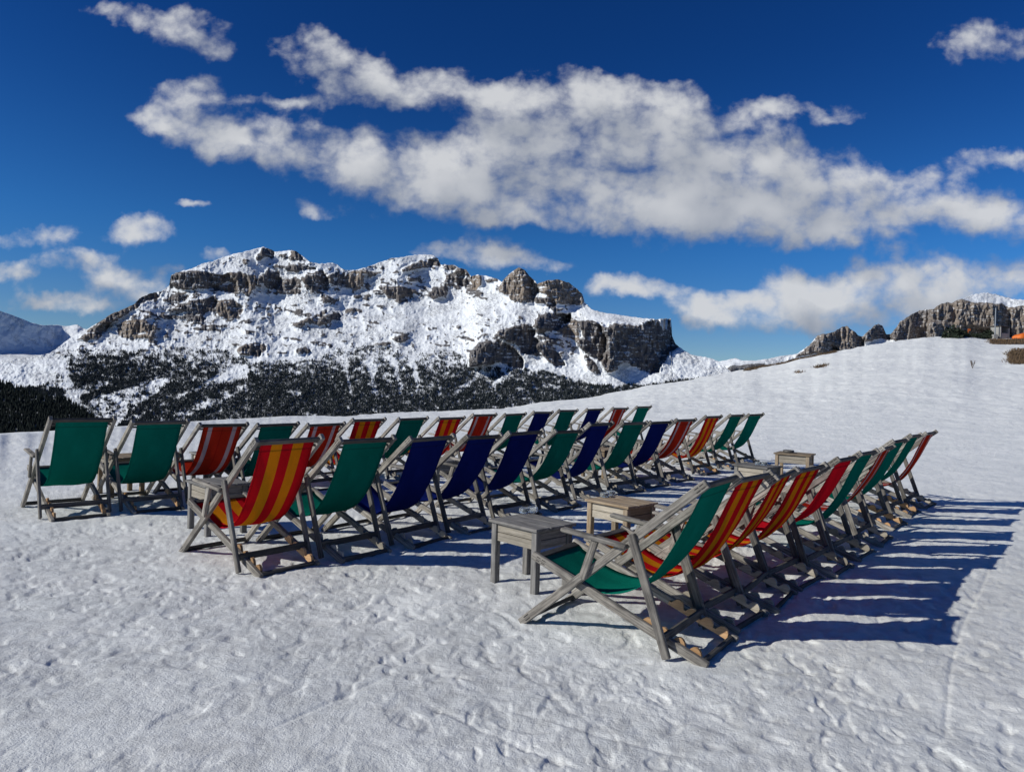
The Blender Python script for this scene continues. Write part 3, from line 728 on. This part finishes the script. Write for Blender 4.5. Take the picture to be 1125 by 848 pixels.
# ------------------------------------------------------------------ mountains
def interp_sky(pts, xs):
    p = np.array(pts, float); return np.interp(xs, p[:, 0], p[:, 1])
def build_range(name, skyline, xs, ybot, Y0, rocks, forest_fn=None, ks_fn=None, nrow=300, seed=0, jag=1.0, rockstep=2.0, relief=1.0, m=None, rough=1.0, strata=None):
    ys = interp_sky(skyline, xs)
    ys = ys+jag*(fbm(xs*.22, xs*0+seed, 3, seed+1)*1.1)
    # depth and rock are worked out on an even grid first, then sampled up to the skyline of each column
    yr = np.linspace(ybot, ys.min()-2, nrow)
    PX, PY = np.meshgrid(xs, yr)
    wx = PX+2.6*fbm(PX*.13, PY*.13, 3, seed+2)*rough+1.6*fbm(PX*.45, PY*.5, 3, seed+3)*rough*1.5
    wy = PY+2.2*fbm(PX*.13, PY*.16, 3, seed+5)*rough+1.6*fbm(PX*.45, PY*.5, 3, seed+6)*rough*1.5
    rock = np.zeros_like(PX); tilt = np.zeros_like(PX); warm = np.zeros_like(PX)
    for poly in rocks:
        pts, tl, wm = poly
        ins = inside(wx, wy, pts).astype(float); xc = sum(p[0] for p in pts)/len(pts)
        rock = np.maximum(rock, ins); tilt = tilt+ins*(1.55*tl*30*np.tanh((PX-xc)/30)); warm = np.maximum(warm, ins*wm)
    if strata is not None:
        band = strata(PX, PY)
        st_ = fbm((PX+1.2*PY)*.028, (PY-.18*PX)*.17, 4, seed+31)+.55*fbm(PX*.16, PY*.3, 3, seed+33)
        rock = np.maximum(rock, .95*sstep(.20, .30, st_+band)*(band > -1))
        cut = fbm(PX*.05, PY*.22, 4, seed+35); rock = rock*(1-.95*sstep(.26, .40, cut)*sstep(660, 620, PX))
        mot = fbm(PX*.12, PY*.16, 3, seed+41)+1.1*fbm(PX*.42, PY*.6, 3, seed+43)
        rock = np.maximum(rock, .80*sstep(.27, .43, mot+.9*band+.05))
    rock_s = blur(blur(rock, 1, 0), 1, 1)
    rock_w = blur(blur(rock, 4, 0), 14, 1); rock_w = blur(rock_w, 14, 1)
    dpy = np.abs(np.gradient(PY, axis=0))
    ks = ks_fn(PX, PY) if ks_fn else np.full_like(PX, 11.)
    sc_ = Y0/4000.
    rate = ks*(1-rock_w)+rockstep*rock_w
    Yd = Y0+np.cumsum(rate*dpy*sc_, axis=0)
    # shared depth drift between columns
    Yd = blur(blur(Yd, 9, 1), 9, 1)
    mpp = Y0/F_PX
    col_ = ridged(PX*.055, PY*.02, 3, seed+7)*10+ridged(PX*.16, PY*.05, 3, seed+8)*6.5+fbm(PX*.5, PY*.2, 3, seed+9)*3.4
    sno = fbm(PX*.026, PY*.040, 4, seed+10)*15+ridged((PX+.6*PY)*.07, (PY-.3*PX)*.09, 3, seed+12)*4.6+fbm(PX*.28, PY*.34, 3, seed+13)*3.2
    tl = blur(blur(tilt, 1, 1), 2, 0)
    rs = blur(blur(rock, 3, 0), 3, 1)
    Yd = Yd+mpp*relief*(-col_*rs+sno*(1-.5*rs)*.55)+mpp*tl
    v = np.linspace(0, 1, nrow)[:, None]; PYs = ybot+(ys[None]-ybot)*v
    fi = (PYs-yr[0])/(yr[1]-yr[0]); i0 = np.clip(np.floor(fi).astype(int), 0, nrow-2); ft = np.clip(fi-i0, 0, 1); jj = np.arange(len(xs))[None]
    smp = lambda A: A[i0, jj]*(1-ft)+A[i0+1, jj]*ft
    Yd, rock_s, warm, PX, PY = smp(Yd), smp(rock_s), smp(warm), np.broadcast_to(xs[None], PYs.shape), PYs
    a, b = gno(PX, PY)
    Xw, Zw = a*Yd, CAM_H+b*Yd
    forest = forest_fn(PX, PY) if forest_fn else np.zeros_like(PX)
    warm = np.clip(warm+.16+.34*fbm(PX*.08, PY*.08, 3, seed+20), 0, 1)
    # the far side of the ridge
    bx, by, bz = [], [], []
    for k in range(1, 9):
        bx.append(Xw[-1]*(1+.03*k)); by.append(Yd[-1]*(1+.03*k)); bz.append(Zw[-1]-(Zw[-1]+600)*(k/8)**.9)
    Xf = np.vstack([Xw, bx]); Yf = np.vstack([Yd, by]); Zf = np.vstack([Zw, bz])
    ex = lambda A: np.vstack([A, np.repeat(A[-1:], 8, 0)])
    nr, nc = Xf.shape; idx = np.arange(nr*nc).reshape(nr, nc)
    q = np.stack([idx[:-1, :-1], idx[:-1, 1:], idx[1:, 1:], idx[1:, :-1]], -1).reshape(-1, 4)
    me = grid_mesh(name, np.stack([Xf, Yf, Zf], -1).reshape(-1, 3), q, dict(rock=ex(rock_s), forest=ex(forest), warm=ex(warm)))
    me.materials.append(m or M_MASS)
    tag(mesh_obj(name, me), kind='structure')
    return PX, PY, Xw, Yd, Zw, rock_s, forest

SKY_MAIN = [(-150,408),(-60,402),(0,396),(20,394),(40,391),(55,388),(66,380),(76,372),(88,366),(100,359),(112,352),(122,345),(135,340),(148,334),(153,328),(165,322.5),(178,320),(186,314),(188,303),(193,300),(200,298),(212,295),(222,290),(235,287),(245,283),(258,279),(270,276.5),(283,273),(290,271.5),(297,274),(303,277),(312,276),(320,275),(325,276),(332,281),(337,285),(341,288),(350,290),(365,289),(371,291),(375,295),(380,297),(390,297),(400,294.5),(410,291),(420,287.5),(430,284),(440,283),(455,280.5),(465,280),(475,280),(481,284),(484,291),(492,291),(500,291.5),(505,295),(512,296),(516,302),(518,304),(525,301.5),(528,303),(533,303),(545,306),(551,310),(556,304),(562,299),(566,296),(570,294),(576,296.5),(581,303),(588,309),(590,312),(600,308.5),(613,307),(625,311),(633,317),(640,324),(642,332),(650,340),(660,343),(680,346),(700,349),(712,350),(722,351),(730,350),(737,350),(738,369),(742,378),(750,384),(760,390),(770,391.5),(783,394),(792,399),(800,406),(812,415),(830,428)]
T = .9
ROCKS = [
 ([(187,313),(187,302),(200,299),(212,297),(228,299),(240,303),(252,301),(262,311),(260,322),(240,319),(225,317),(213,318),(200,317)],.55,.1),
 ([(240,306),(251,299),(272,301),(272,315),(258,322),(240,319)],.2,.35),
 ([(273,303),(281,303),(281,318),(271,322)],-.8,.9),
 ([(283,305),(293,298),(307,299),(311,308),(305,317),(290,316),(282,314)],.7,0),
 ([(304,316),(315,307),(325,305),(331,313),(331,322),(318,324),(303,321)],.5,.2),
 ([(330,305),(345,300),(353,296),(361,305),(362,317),(350,320),(338,316),(333,310)],.7,.2),
 ([(312,294),(318,291),(330,291),(345,293),(348,297),(335,297),(322,299),(312,297)],.7,0),
 ([(281,285),(288,273),(297,272),(303,277),(301,284),(290,284),(282,287)],.8,0),
 ([(265,287),(270,285),(277,288),(268,291)],0,.3),
 ([(319,274),(324,273),(330,279),(333,284),(326,284),(317,287)],.5,.2),
 ([(304,280),(316,278),(316,281),(305,282)],0,0),
 ([(372,302),(380,298),(381,316),(368,314)],.8,.1),([(360,303),(372,299),(372,304),(362,307)],.4,.1),
 ([(382,300),(395,297),(405,299),(400,305),(398,315),(388,321),(380,312)],-.4,.85),
 ([(403,299),(420,299),(412,303),(405,304)],.3,.3),
 ([(415,314),(430,315),(445,314),(453,322),(455,328),(440,333),(428,328),(418,318)],.4,.35),
 ([(441,296),(455,290),(462,287),(473,285),(480,283),(484,292),(470,293),(455,296),(443,299)],.6,.3),
 ([(488,293),(495,290),(502,295),(495,298)],.3,.2),
 ([(490,301),(510,299),(510,316),(503,313),(495,306),(492,312),(491,325),(475,330),(469,325),(475,318),(487,315)],.7,.1),
 ([(447,306),(462,304),(463,309),(450,310)],.5,0),([(379,340),(389,338),(390,344),(380,345)],0,.2),([(388,325),(396,324),(400,328),(390,328)],0,.1),
 ([(500,297),(507,294),(515,296),(517,318),(508,316),(500,311)],.9,.1),
 ([(517,303),(528,302),(529,312),(525,319),(518,318)],-.6,.9),([(532,307),(545,306),(548,309),(536,311)],0,.2),
 ([(547,319),(553,307),(560,301),(566,296),(570,292),(577,296),(582,303),(591,319),(585,330),(575,332),(566,332),(557,326)],.35,.7),
 ([(572,305),(583,303),(592,320),(586,332),(574,331)],1.2,.1),
 ([(590,310),(600,306),(613,305),(628,309),(638,319),(642,330),(639,336),(625,336),(610,333),(600,324),(592,320)],.0,.8),
 ([(587,328),(605,325),(610,334),(608,337),(590,334)],.7,.1),
 ([(588,353),(592,347),(600,344),(628,346),(627,353),(615,359),(606,364),(592,364),(588,358)],1.5,0),
 ([(615,360),(628,355),(628,346),(634,355),(637,375),(630,372),(618,370)],-.2,.6),
 ([(546,365),(560,360),(578,356),(587,363),(585,370),(592,374),(590,385),(575,390),(568,378),(558,375),(550,372)],.8,.2),
 ([(515,392),(525,376),(545,374),(558,378),(566,384),(574,392),(575,405),(560,403),(548,398),(530,404),(515,403)],.8,.1),
 ([(637,352),(650,352),(660,357),(668,373),(668,400),(655,395),(640,385),(632,375),(640,372)],1.4,.1),
 ([(646,352),(655,355),(665,360),(672,357),(678,355),(690,357),(705,358),(712,353),(722,352),(738,350),(750,350),(750,374),(746,380),(741,384),(735,386),(733,393),(727,400),(724,408),(716,410),(703,407),(690,399),(684,398),(676,408),(668,410),(660,400),(665,385),(667,372),(660,358),(650,354)],.85,.1),
 ([(686,372),(694,370),(697,379),(690,382)],-.4,.5),
 ([(590,380),(604,372),(613,388),(622,400),(612,404),(600,396)],.8,.1),([(640,390),(654,398),(660,412),(648,408)],.8,.1),
 ([(108,358),(110,352),(120,344),(135,339),(148,333),(153,327),(165,322),(178,320),(176,326),(160,331),(150,338),(138,346),(122,354)],.5,.35),
 ([(128,358),(140,352),(150,350),(160,353),(172,360),(170,372),(155,372),(140,372),(130,368)],-.2,.75),
 ([(88,372),(100,360),(112,353),(124,355),(116,364),(108,372),(96,374)],.5,.4),
 ([(185,340),(200,335),(215,330),(235,326),(240,330),(235,340),(225,345),(212,343),(200,342),(190,343)],.4,.1),
 ([(178,330),(196,326),(208,325),(204,329),(186,334)],.4,.1),([(205,352),(222,347),(228,351),(212,357)],.3,.1),
 ([(237,333),(245,328),(257,329),(268,340),(262,347),(250,350),(240,347)],.4,.55),
 ([(350,353),(360,345),(372,343),(375,348),(365,352),(358,357)],.7,.1),
 ([(320,357),(335,351),(350,345),(358,340),(360,343),(345,350),(333,358)],.3,.3),
 ([(259,384),(268,379),(277,377),(288,376),(293,384),(283,393),(270,390),(260,390)],.5,.45),
 ([(325,384),(335,381),(343,383),(340,389),(328,389)],.6,.1),
 ([(430,372),(445,366),(452,372),(440,378)],.4,.1),([(352,330),(362,326),(372,330),(364,335)],.4,.1),
]
def streak(x, y, x0, y0, x1, y1, w):
    L = math.hypot(x1-x0, y1-y0); ux, uy = (x1-x0)/L, (y1-y0)/L
    a = (x-x0)*ux+(y-y0)*uy; c = (x-x0)*uy-(y-y0)*ux
    return np.exp(-(c/w)**2)*((a > 0) & (a < L))
F_BASE = [(60,386),(75,384),(110,384),(150,386),(190,384),(232,381),(262,391),(275,400),(300,396),(330,396),(350,398),(362,385),(380,381),(400,380),(430,382),(445,392),(460,390),(480,384),(500,387),(520,398),(545,406),(570,404),(600,409),(630,417),(660,424),(700,424),(760,416),(820,412),(820,520),(-110,520),(-110,432),(0,428),(30,426),(58,420)]
def forest_main(x, y):
    wx = x+5*fbm(x*.06, y*.08, 3, 71); wy = y+4*fbm(x*.06, y*.08, 3, 72)
    f = inside(wx, wy, F_BASE).astype(float)
    dens = .36+.66*sstep(384, 432, y+8*fbm(x*.02, y*.02, 2, 75))
    dens = dens+.85*fbm(x*.05+y*.05, y*.16-x*.06, 4, 73)+1.0*fbm(x*.2, y*.24, 3, 74)+.5*fbm((x+1.6*y)*.045, (y-.35*x)*.14, 3, 79)
    dens = dens+.35*np.exp(-(((x-145)/62)**2+((y-405)/17)**2))+.6*np.exp(-(((x-330)/60)**2+((y-432)/18)**2))
    clear = inside(wx, wy, [(80,446),(112,436),(145,424),(190,414),(178,428),(160,440),(140,452),(126,474),(84,474)])*.75
    clear = clear+inside(wx, wy, [(226,418),(245,410),(262,400),(274,404),(272,416),(255,420),(238,422)])*1.1
    clear = clear+inside(wx, wy, [(314,432),(322,430),(332,431),(336,434),(326,436)])*1.1
    clear = clear+1.2*streak(x, y, 64, 382, 74, 428, 5.5)+1.1*streak(x, y, 74, 424, 86, 446, 6)+.55*streak(x, y, 268.2, 412, 270.5, 446, 1.3)
    for s in ((405, 392, 414, 440, 3.5), (452, 392, 460, 432, 3), (500, 432, 532, 408, 3), (560, 410, 536, 428, 2.5), (378, 392, 386, 436, 2.5), (430, 395, 442, 430, 2.5)): clear = clear+.75*streak(x, y, *s)
    # diagonal snowy clearings of the lower left slope
    dg = sstep(.15, .5, pnoise((x+2.2*y)*.016, (y-.42*(-x))*.085, 77)); clear = clear+.75*dg*sstep(300, 230, x)*sstep(415, 430, y)
    clear = clear+.6*inside(wx, wy, [(20, 386), (58, 384), (66, 400), (70, 425), (52, 430), (40, 424), (20, 428)])
    return np.clip(f*dens-clear, 0, 1)
def ks_main(x, y):
    k = np.full_like(x, 9.5)
    k = k+5*sstep(402, 385, y)*sstep(325, 350, y)
    k = k+10*sstep(640, 655, x)*sstep(357, 350, y)
    k = k+6*np.exp(-((y-325)/7)**2)*((x > 420) & (x < 590))
    return k
xs = np.arange(-110, 832, .72)
MAIN = build_range('mountain_massif', SKY_MAIN, xs, 492, 3300, ROCKS, forest_main, ks_main, nrow=360, seed=100, strata=lambda x, y: np.where((y > 282) & (y < 392), -.08+.20*np.exp(-(((x-190)/85)**2+((y-345)/24)**2))+.16*np.exp(-((y-312-.02*(x-300))/10)**2)*((x > 186) & (x < 520))+.10*np.exp(-(((x-380)/140)**2+((y-345)/16)**2))+.28*np.exp(-(((x-590)/75)**2+((y-375)/25)**2))-.25*np.exp(-(((x-480)/70)**2+((y-345)/14)**2))-.5*sstep(640, 660, x)*sstep(356, 348, y)-.3*sstep(735, 750, x), -9))

SKY_LEFT = [(-120,318),(-60,326),(-20,335),(0,341.5),(13,346),(26,351),(34,354.5),(48,357.5),(62,357),(72,358.5),(85,356.5),(92,361),(110,366),(150,380)]
LEFT_TILT = [([(-200,470),(-200,300),(0,330),(26,349),(36,356),(56,370),(66,378),(60,384),(0,384)],0,0)]
def ks_left(x, y): return np.full_like(x, 9.)
LX = np.arange(-120, 150, .9)
# snowy ridge far left: its right flank turns away from the sun
def build_left():
    ys = interp_sky(SKY_LEFT, LX)+.6*fbm(LX*.15, LX*0, 3, 7)
    v = np.linspace(0, 1, 150); PX, V_ = np.meshgrid(LX, v); PY = 470+(ys-470)*V_
    turn = sstep(6, -6, (PX-26)*.62-(PY-351)+6*fbm(PX*.05, PY*.05, 3, 8))     # 1 on the shaded flank
    turn = sstep(-9, 4, PY-351-(PX-26)*.66)*0+((PY > 342+(PX)*.40) & (PX < 58-(PY-384)*.3)).astype(float)
    turn = blur(blur(turn, 5, 0), 7, 1)*sstep(388, 378, PY)
    Yd = 6200+np.cumsum(np.abs(np.gradient(PY, axis=0))*(17-10*turn), axis=0)
    Yd = blur(blur(Yd, 6, 1), 6, 1)
    Yd = Yd+8.0*(.55*fbm(PX*.04, PY*.06, 4, 9)*14+fbm(PX*.2, PY*.25, 3, 10)*1.8)
    Yd = Yd+8.2*1.45*np.clip(PX+20, 0, 80)*sstep(398, 384, PY)
    a, b = gno(PX, PY); Xw, Zw = a*Yd, CAM_H+b*Yd
    bx = [Xw[-1]*(1+.03*k) for k in range(1, 6)]; by = [Yd[-1]*(1+.03*k) for k in range(1, 6)]; bz = [Zw[-1]-(Zw[-1]+700)*(k/5) for k in range(1, 6)]
    Xf, Yf, Zf = np.vstack([Xw, bx]), np.vstack([Yd, by]), np.vstack([Zw, bz])
    nr, nc = Xf.shape; idx = np.arange(nr*nc).reshape(nr, nc); q = np.stack([idx[:-1, :-1], idx[:-1, 1:], idx[1:, 1:], idx[1:, :-1]], -1).reshape(-1, 4)
    z0 = np.zeros_like(Xf)
    rk = np.clip(.75*sstep(.32, .5, fbm(PX*.09, PY*.12, 3, 15))*(1-turn)*sstep(372, 390, PY), 0, 1); rk = np.vstack([rk, np.zeros((5, nc))])
    me = grid_mesh('snow_ridge', np.stack([Xf, Yf, Zf], -1).reshape(-1, 3), q, dict(rock=rk, forest=z0, warm=z0)); me.materials.append(M_MASS)
    tag(mesh_obj('snow_ridge', me), kind='structure')
build_left()

SKY_HILL = [(-160,395),(-60,405),(0,420),(20,427),(35,431),(50,436.5),(65,438),(80,444),(92,452),(104,461),(114,469),(130,482),(150,500)]
HX = np.arange(-160, 150, 1.0)
HILL = build_range('forest_hill', SKY_HILL, HX, 540, 1500, [], lambda x, y: np.ones_like(x)*.95, lambda x, y: np.full_like(x, 13.), nrow=110, seed=300, jag=.8)

SKY_RIGHT = [(840,396),(860,392),(875,389),(885,382),(893,375),(897,369),(903,367),(912,366),(920,362),(926,359),(930,358),(935,362),(940,366),(945,370),(950,367),(955,362),(960,358),(965,355.5),(969,358),(973,367),(978,367),(984,360),(988,354),(995,349),(1000,346),(1010,341),(1025,339.5),(1031,335),(1040,332),(1047,333),(1050,330),(1055,328.5),(1062,327),(1066,324),(1075,322.5),(1085,322),(1098,324.5),(1105,327),(1115,329),(1125,329.5),(1170,331),(1230,334)]
RROCK = [
 ([(862,395),(878,389),(886,382),(894,374),(898,367),(905,365),(914,364),(922,360),(930,355),(938,362),(946,369),(950,371),(948,384),(930,389),(905,392),(896,388),(888,390)],.2,.5),
 ([(898,372),(912,378),(925,388),(905,393),(896,386)],.9,0),
 ([(922,360),(930,355),(938,364),(940,378),(925,378),(918,372)],-.3,.75),
 ([(946,372),(952,364),(958,357),(965,352),(970,356),(975,367),(980,367),(980,374),(968,371),(952,376)],.7,.2),
 ([(978,372),(979,365),(986,356),(995,347),(1010,339),(1020,338),(1020,372),(990,380)],.6,.35),
 ([(1018,338),(1031,333),(1048,331),(1050,374),(1018,376)],.05,.6),
 ([(1048,330),(1056,327),(1066,332),(1090,333),(1110,338),(1130,335),(1170,333),(1235,336),(1235,380),(1045,378)],.05,.65),
 ([(1088,334),(1100,333),(1110,342),(1110,372),(1092,372)],.9,.1),([(1040,334),(1050,338),(1051,352),(1042,352)],.9,.1),
 ([(1020,352),(1050,356),(1090,362),(1090,380),(1018,380)],.7,.05),
]
RX = np.arange(840, 1230, .8)
build_range('rocky_range', SKY_RIGHT, RX, 432, 6200, RROCK, None, lambda x, y: np.full_like(x, 9.), nrow=150, seed=500, jag=1.6, rockstep=1.6, relief=.7, rough=.6)
SKY_FAR = [(740,400),(770,399),(785,398),(800,395),(808,393.3),(815,396),(830,396),(845,394),(855,391.5),(870,389.5),(884,387),(900,388),(930,392)]
build_range('distant_snow_ridge', SKY_FAR, np.arange(740, 930, 1.2), 430, 11500, [([(800,402),(840,399),(880,393),(880,412),(800,412)],1.0,0)], None, lambda x, y: np.full_like(x, 9.), nrow=40, seed=600, jag=.5, relief=.5)

# ------------------------------------------------------------------ forests: many thousand small conifers, one mass each
def forest(name, data, mtl, count, hmin, hmax, seed, minf=.2, pw=1.6):
    PX, PY, Xw, Yw, Zw, rock, fr = data
    g_ = np.random.default_rng(seed)
    w = np.where(fr > minf, fr**pw, 0)*(1-np.clip(rock*1.5, 0, 1)*.7)
    # weight by spacing in the picture so that the steep and flat parts are planted evenly
    w[:2] = 0; w[-3:] *= .5
    p = (w/w.sum()).ravel(); id_ = g_.choice(p.size, count, p=p)
    nr, nc = PX.shape; iy, ix = np.divmod(id_, nc); iy = np.clip(iy, 0, nr-2); ix = np.clip(ix, 0, nc-2)
    u, v = g_.random(count), g_.random(count)
    def sm(A): return (A[iy, ix]*(1-u)+A[iy, ix+1]*u)*(1-v)+(A[iy+1, ix]*(1-u)+A[iy+1, ix+1]*u)*v
    x, y, z = sm(Xw), sm(Yw), sm(Zw)
    h = g_.uniform(hmin, hmax, count)*(.8+.4*fr.ravel()[id_]); rad = h*g_.uniform(.17, .26, count)
    ang = g_.random(count)*6.28; K = 5
    vs = np.zeros((count, 2*K+2, 3)); 
    for k in range(K):
        c, s = np.cos(ang+k*2*math.pi/K), np.sin(ang+k*2*math.pi/K)
        vs[:, k] = np.stack([x+c*rad, y+s*rad, z+h*.06], -1); vs[:, K+k] = np.stack([x+c*rad*.62, y+s*rad*.62, z+h*.42], -1)
    vs[:, 2*K] = np.stack([x, y, z+h*.66], -1); vs[:, 2*K+1] = np.stack([x, y, z+h], -1)
    t = []
    for k in range(K): t += [(k, (k+1) % K, 2*K), (K+k, K+(k+1) % K, 2*K+1)]
    t = np.array(t); q = (t[None]+(np.arange(count)*(2*K+2))[:, None, None]).reshape(-1, 3)
    me = grid_mesh(name, vs.reshape(-1, 3), q, None, False); me.materials.append(mtl)
    tag(mesh_obj(name, me), kind='stuff')
forest('mountain_forest', MAIN, M_TREE, 100000, 6, 15, 5, .10, 1.25)
forest('hill_forest', HILL, M_TREE2, 16000, 9, 15, 6, pw=1)

# ------------------------------------------------------------------ things along the crest on the right
def place(px, y_dist):
    a, _ = gno(px, 370.); return a*y_dist, y_dist
M_SHRUB = make_tree_mat('dwarf_pine_needles', rgb(.016, .022, .016), rgb(.035, .045, .03))
M_TWIG = plain('brown_twigs', rgb(.10, .07, .05), .9)
M_STONE = plain('grey_stone', rgb(.34, .33, .31), .9)
M_METAL = plain('galvanised_steel', rgb(.42, .43, .44), .45, .7)
M_ORANGE = plain('orange_tarpaulin', rgb(.75, .17, .02), .6)
M_ROOF = plain('dark_roof_boards', rgb(.06, .055, .055), .8)
def shrub(px, Yd, w, hgt, label, seed):
    x, y = place(px, Yd); z = ground_at(x, y); g_ = random.Random(seed)
    root = empty('dwarf_pine', (x, y, z-.1)); tag(root, label, 'shrub', 'dwarf pines along the crest')
    b = bmesh.new()
    for i in range(420):
        th = g_.uniform(0, 6.283); rr = math.sqrt(g_.random())*w/2*g_.choice((1, .8, 1.05)); top = hgt*(1-(rr/(w*.56))**2)*g_.uniform(.75, 1.1)
        c = Vector((rr*math.cos(th), rr*math.sin(th), g_.uniform(.1, 1)*max(top, .12))); s = g_.uniform(.12, .3)*hgt*.6+.06
        d1 = Vector((g_.uniform(-1, 1), g_.uniform(-1, 1), g_.uniform(.1, 1))).normalized()*s; d2 = Vector((g_.uniform(-1, 1), g_.uniform(-1, 1), g_.uniform(-.4, .6))).normalized()*s*.55
        b.faces.new([b.verts.new(c+q) for q in (d1, d2, -d1*.5, -d2)])
    obj('foliage', b, M_SHRUB, root)
    b = newbm()
    for i in range(5):
        th = i*1.26; beam(b, (0, 0, -.3), (math.cos(th)*w*.25, math.sin(th)*w*.25, hgt*.55), .05, .05, (0, 1, .1), 0)
    obj('stems', b, M_TWIG, root)
YD = 99
for i, (px, w, hgt, lab) in enumerate([(1046, 2.6, 1.7, 'tallest dark dwarf pine at the left end of the clump on the crest'), (1054, 2.4, 1.2, 'round dark dwarf pine right of the tallest one on the crest'),
      (1066, 2.6, .75, 'low dark dwarf pine in the middle of the crest, beside the orange marker'), (1076, 2.4, .85, 'spreading dark dwarf pine left of the steel mast'), (1086, 2.0, 1.25, 'dark dwarf pine touching the foot of the steel mast')]):
    shrub(px, YD*(.93+.01*i), w, hgt, lab, i)
x, y = place(1098, 96); z = ground_at(x, y)
hut = empty('stone_hut', (x, y, z-.2), R(20)); tag(hut, 'small grey stone hut with dark roof on the crest beside the mast', 'hut')
b = newbm()
beam(b, (-.75, -.7, .8), (-.75, .7, .8), 1.6, .22, (0, 0, 1), .02); beam(b, (.75, -.7, .75), (.75, .7, .75), 1.5, .22, (0, 0, 1), .02); beam(b, (-.63, .6, .78), (.63, .6, .78), 1.55, .2, (0, 0, 1), .02)
beam(b, (-.63, -.6, .4), (.63, -.6, .4), .8, .2, (0, 0, 1), .02)
obj('wall', b, M_STONE, hut)
b = newbm(); beam(b, (-1.0, 0, 1.72), (.95, 0, 1.60), .1, 1.7, (0, 0, 1), .01); obj('roof', b, M_ROOF, hut)
x, y = place(1092.5, 95); z = ground_at(x, y)
mast = empty('steel_mast', (x, y, z-.3)); tag(mast, 'thin grey steel mast rising from the crest in front of the stone hut', 'mast')
b = bmesh.new(); lathe(b, [(.075, 0), (.07, 2.2), (.055, 4.4), (.04, 4.42)], 10); obj('pole', b, M_METAL, mast)
b = newbm(); beam(b, (-.28, 0, .45), (.28, 0, .45), .9, .45, (0, 0, 1), .02); obj('concrete_base', b, M_STONE, mast)
x, y = place(1124, 94); z = ground_at(x, y)
b = bmesh.new()
bmesh.ops.create_icosphere(b, subdivisions=4, radius=1)
for v in b.verts:
    k = 1+.12*math.sin(v.co.x*5+1)*math.cos(v.co.y*4); v.co = Vector((v.co.x*1.35*k, v.co.y*.9*k, max(v.co.z, -.25)*.62*k))
tp = obj('orange_tarpaulin', b, M_ORANGE, None, True); tp.location = (x, y, z+.12); tag(tp, 'bright orange tarpaulin heap at the right edge of the crest', 'tarpaulin')
x, y = place(1063, 95); z = ground_at(x, y)
b = newbm(); beam(b, (0, 0, -.1), (0, 0, 1.0), .05, .05, (0, 1, 0), .004); beam(b, (.0, 0, .86), (0.30, 0, .86), .26, .02, (0, 0, 1), 0)
mk = obj('piste_marker', b, M_ORANGE); mk.location = (x, y, z); tag(mk, 'tiny orange piste marker among the dark dwarf pines', 'marker')
p = None
def seedling(px, py, hgt, label, seed):
    a, b0 = gno(px, py)
    # march along the sight line to the snow
    best = None
    for Yd in np.arange(14, 118, 1.0):
        zz = ground_at(a*Yd, Yd)
        if CAM_H+b0*Yd <= zz+.02: best = (a*Yd, Yd, zz); break
    if not best: return
    g_ = random.Random(seed); b = newbm()
    for i in range(9):
        th = g_.uniform(0, 6.28); tip = Vector((math.cos(th)*g_.uniform(.1, .35)*hgt, math.sin(th)*g_.uniform(.1, .35)*hgt, hgt*g_.uniform(.6, 1)))
        beam(b, (0, 0, -.05), tip, .03*hgt, .03*hgt, (0, 1, .1), 0)
        for k in range(4):
            q = tip*g_.uniform(.4, 1); beam(b, q, q+Vector((g_.uniform(-1, 1), g_.uniform(-1, 1), .6))*.2*hgt, .022*hgt, .022*hgt, (0, 1, .1), 0)
    o = obj('twig_bush', b, M_TWIG); o.location = best; tag(o, label, 'bush')
seedling(1068, 405, .55, 'small bare twig bush alone on the snow slope', 3)

# grass blades on the thawed patches
g_ = np.random.default_rng(3); w = np.where(GG > .45, GG, 0).ravel(); 
if w.sum() > 0:
    cnt = 9000; id_ = g_.choice(w.size, cnt, p=w/w.sum()); X, Y, Z = GX.flat[id_]+g_.normal(0, .18, cnt), GY.flat[id_]+g_.normal(0, .25, cnt), GZ.flat[id_]
    hh = g_.uniform(.08, .26, cnt); th = g_.random(cnt)*6.28; ww = .035
    vs = np.stack([np.stack([X-ww*np.cos(th), Y-ww*np.sin(th), Z-.03], -1), np.stack([X+ww*np.cos(th), Y+ww*np.sin(th), Z-.03], -1), np.stack([X+g_.normal(0, .08, cnt), Y+g_.normal(0, .08, cnt), Z+hh], -1)], 1)
    me = grid_mesh('dry_grass', vs.reshape(-1, 3), np.arange(cnt*3).reshape(-1, 3), None, False)
    m, nt, out = mat('dry_grass_blades'); n = N(nt); n.principled(out, n.mix(n.noise(n.new('ShaderNodeNewGeometry').outputs['Position'], 3), rgb(.065, .042, .027), rgb(.17, .115, .065)), .9)
    me.materials.append(m); tag(mesh_obj('dry_grass', me), kind='stuff')
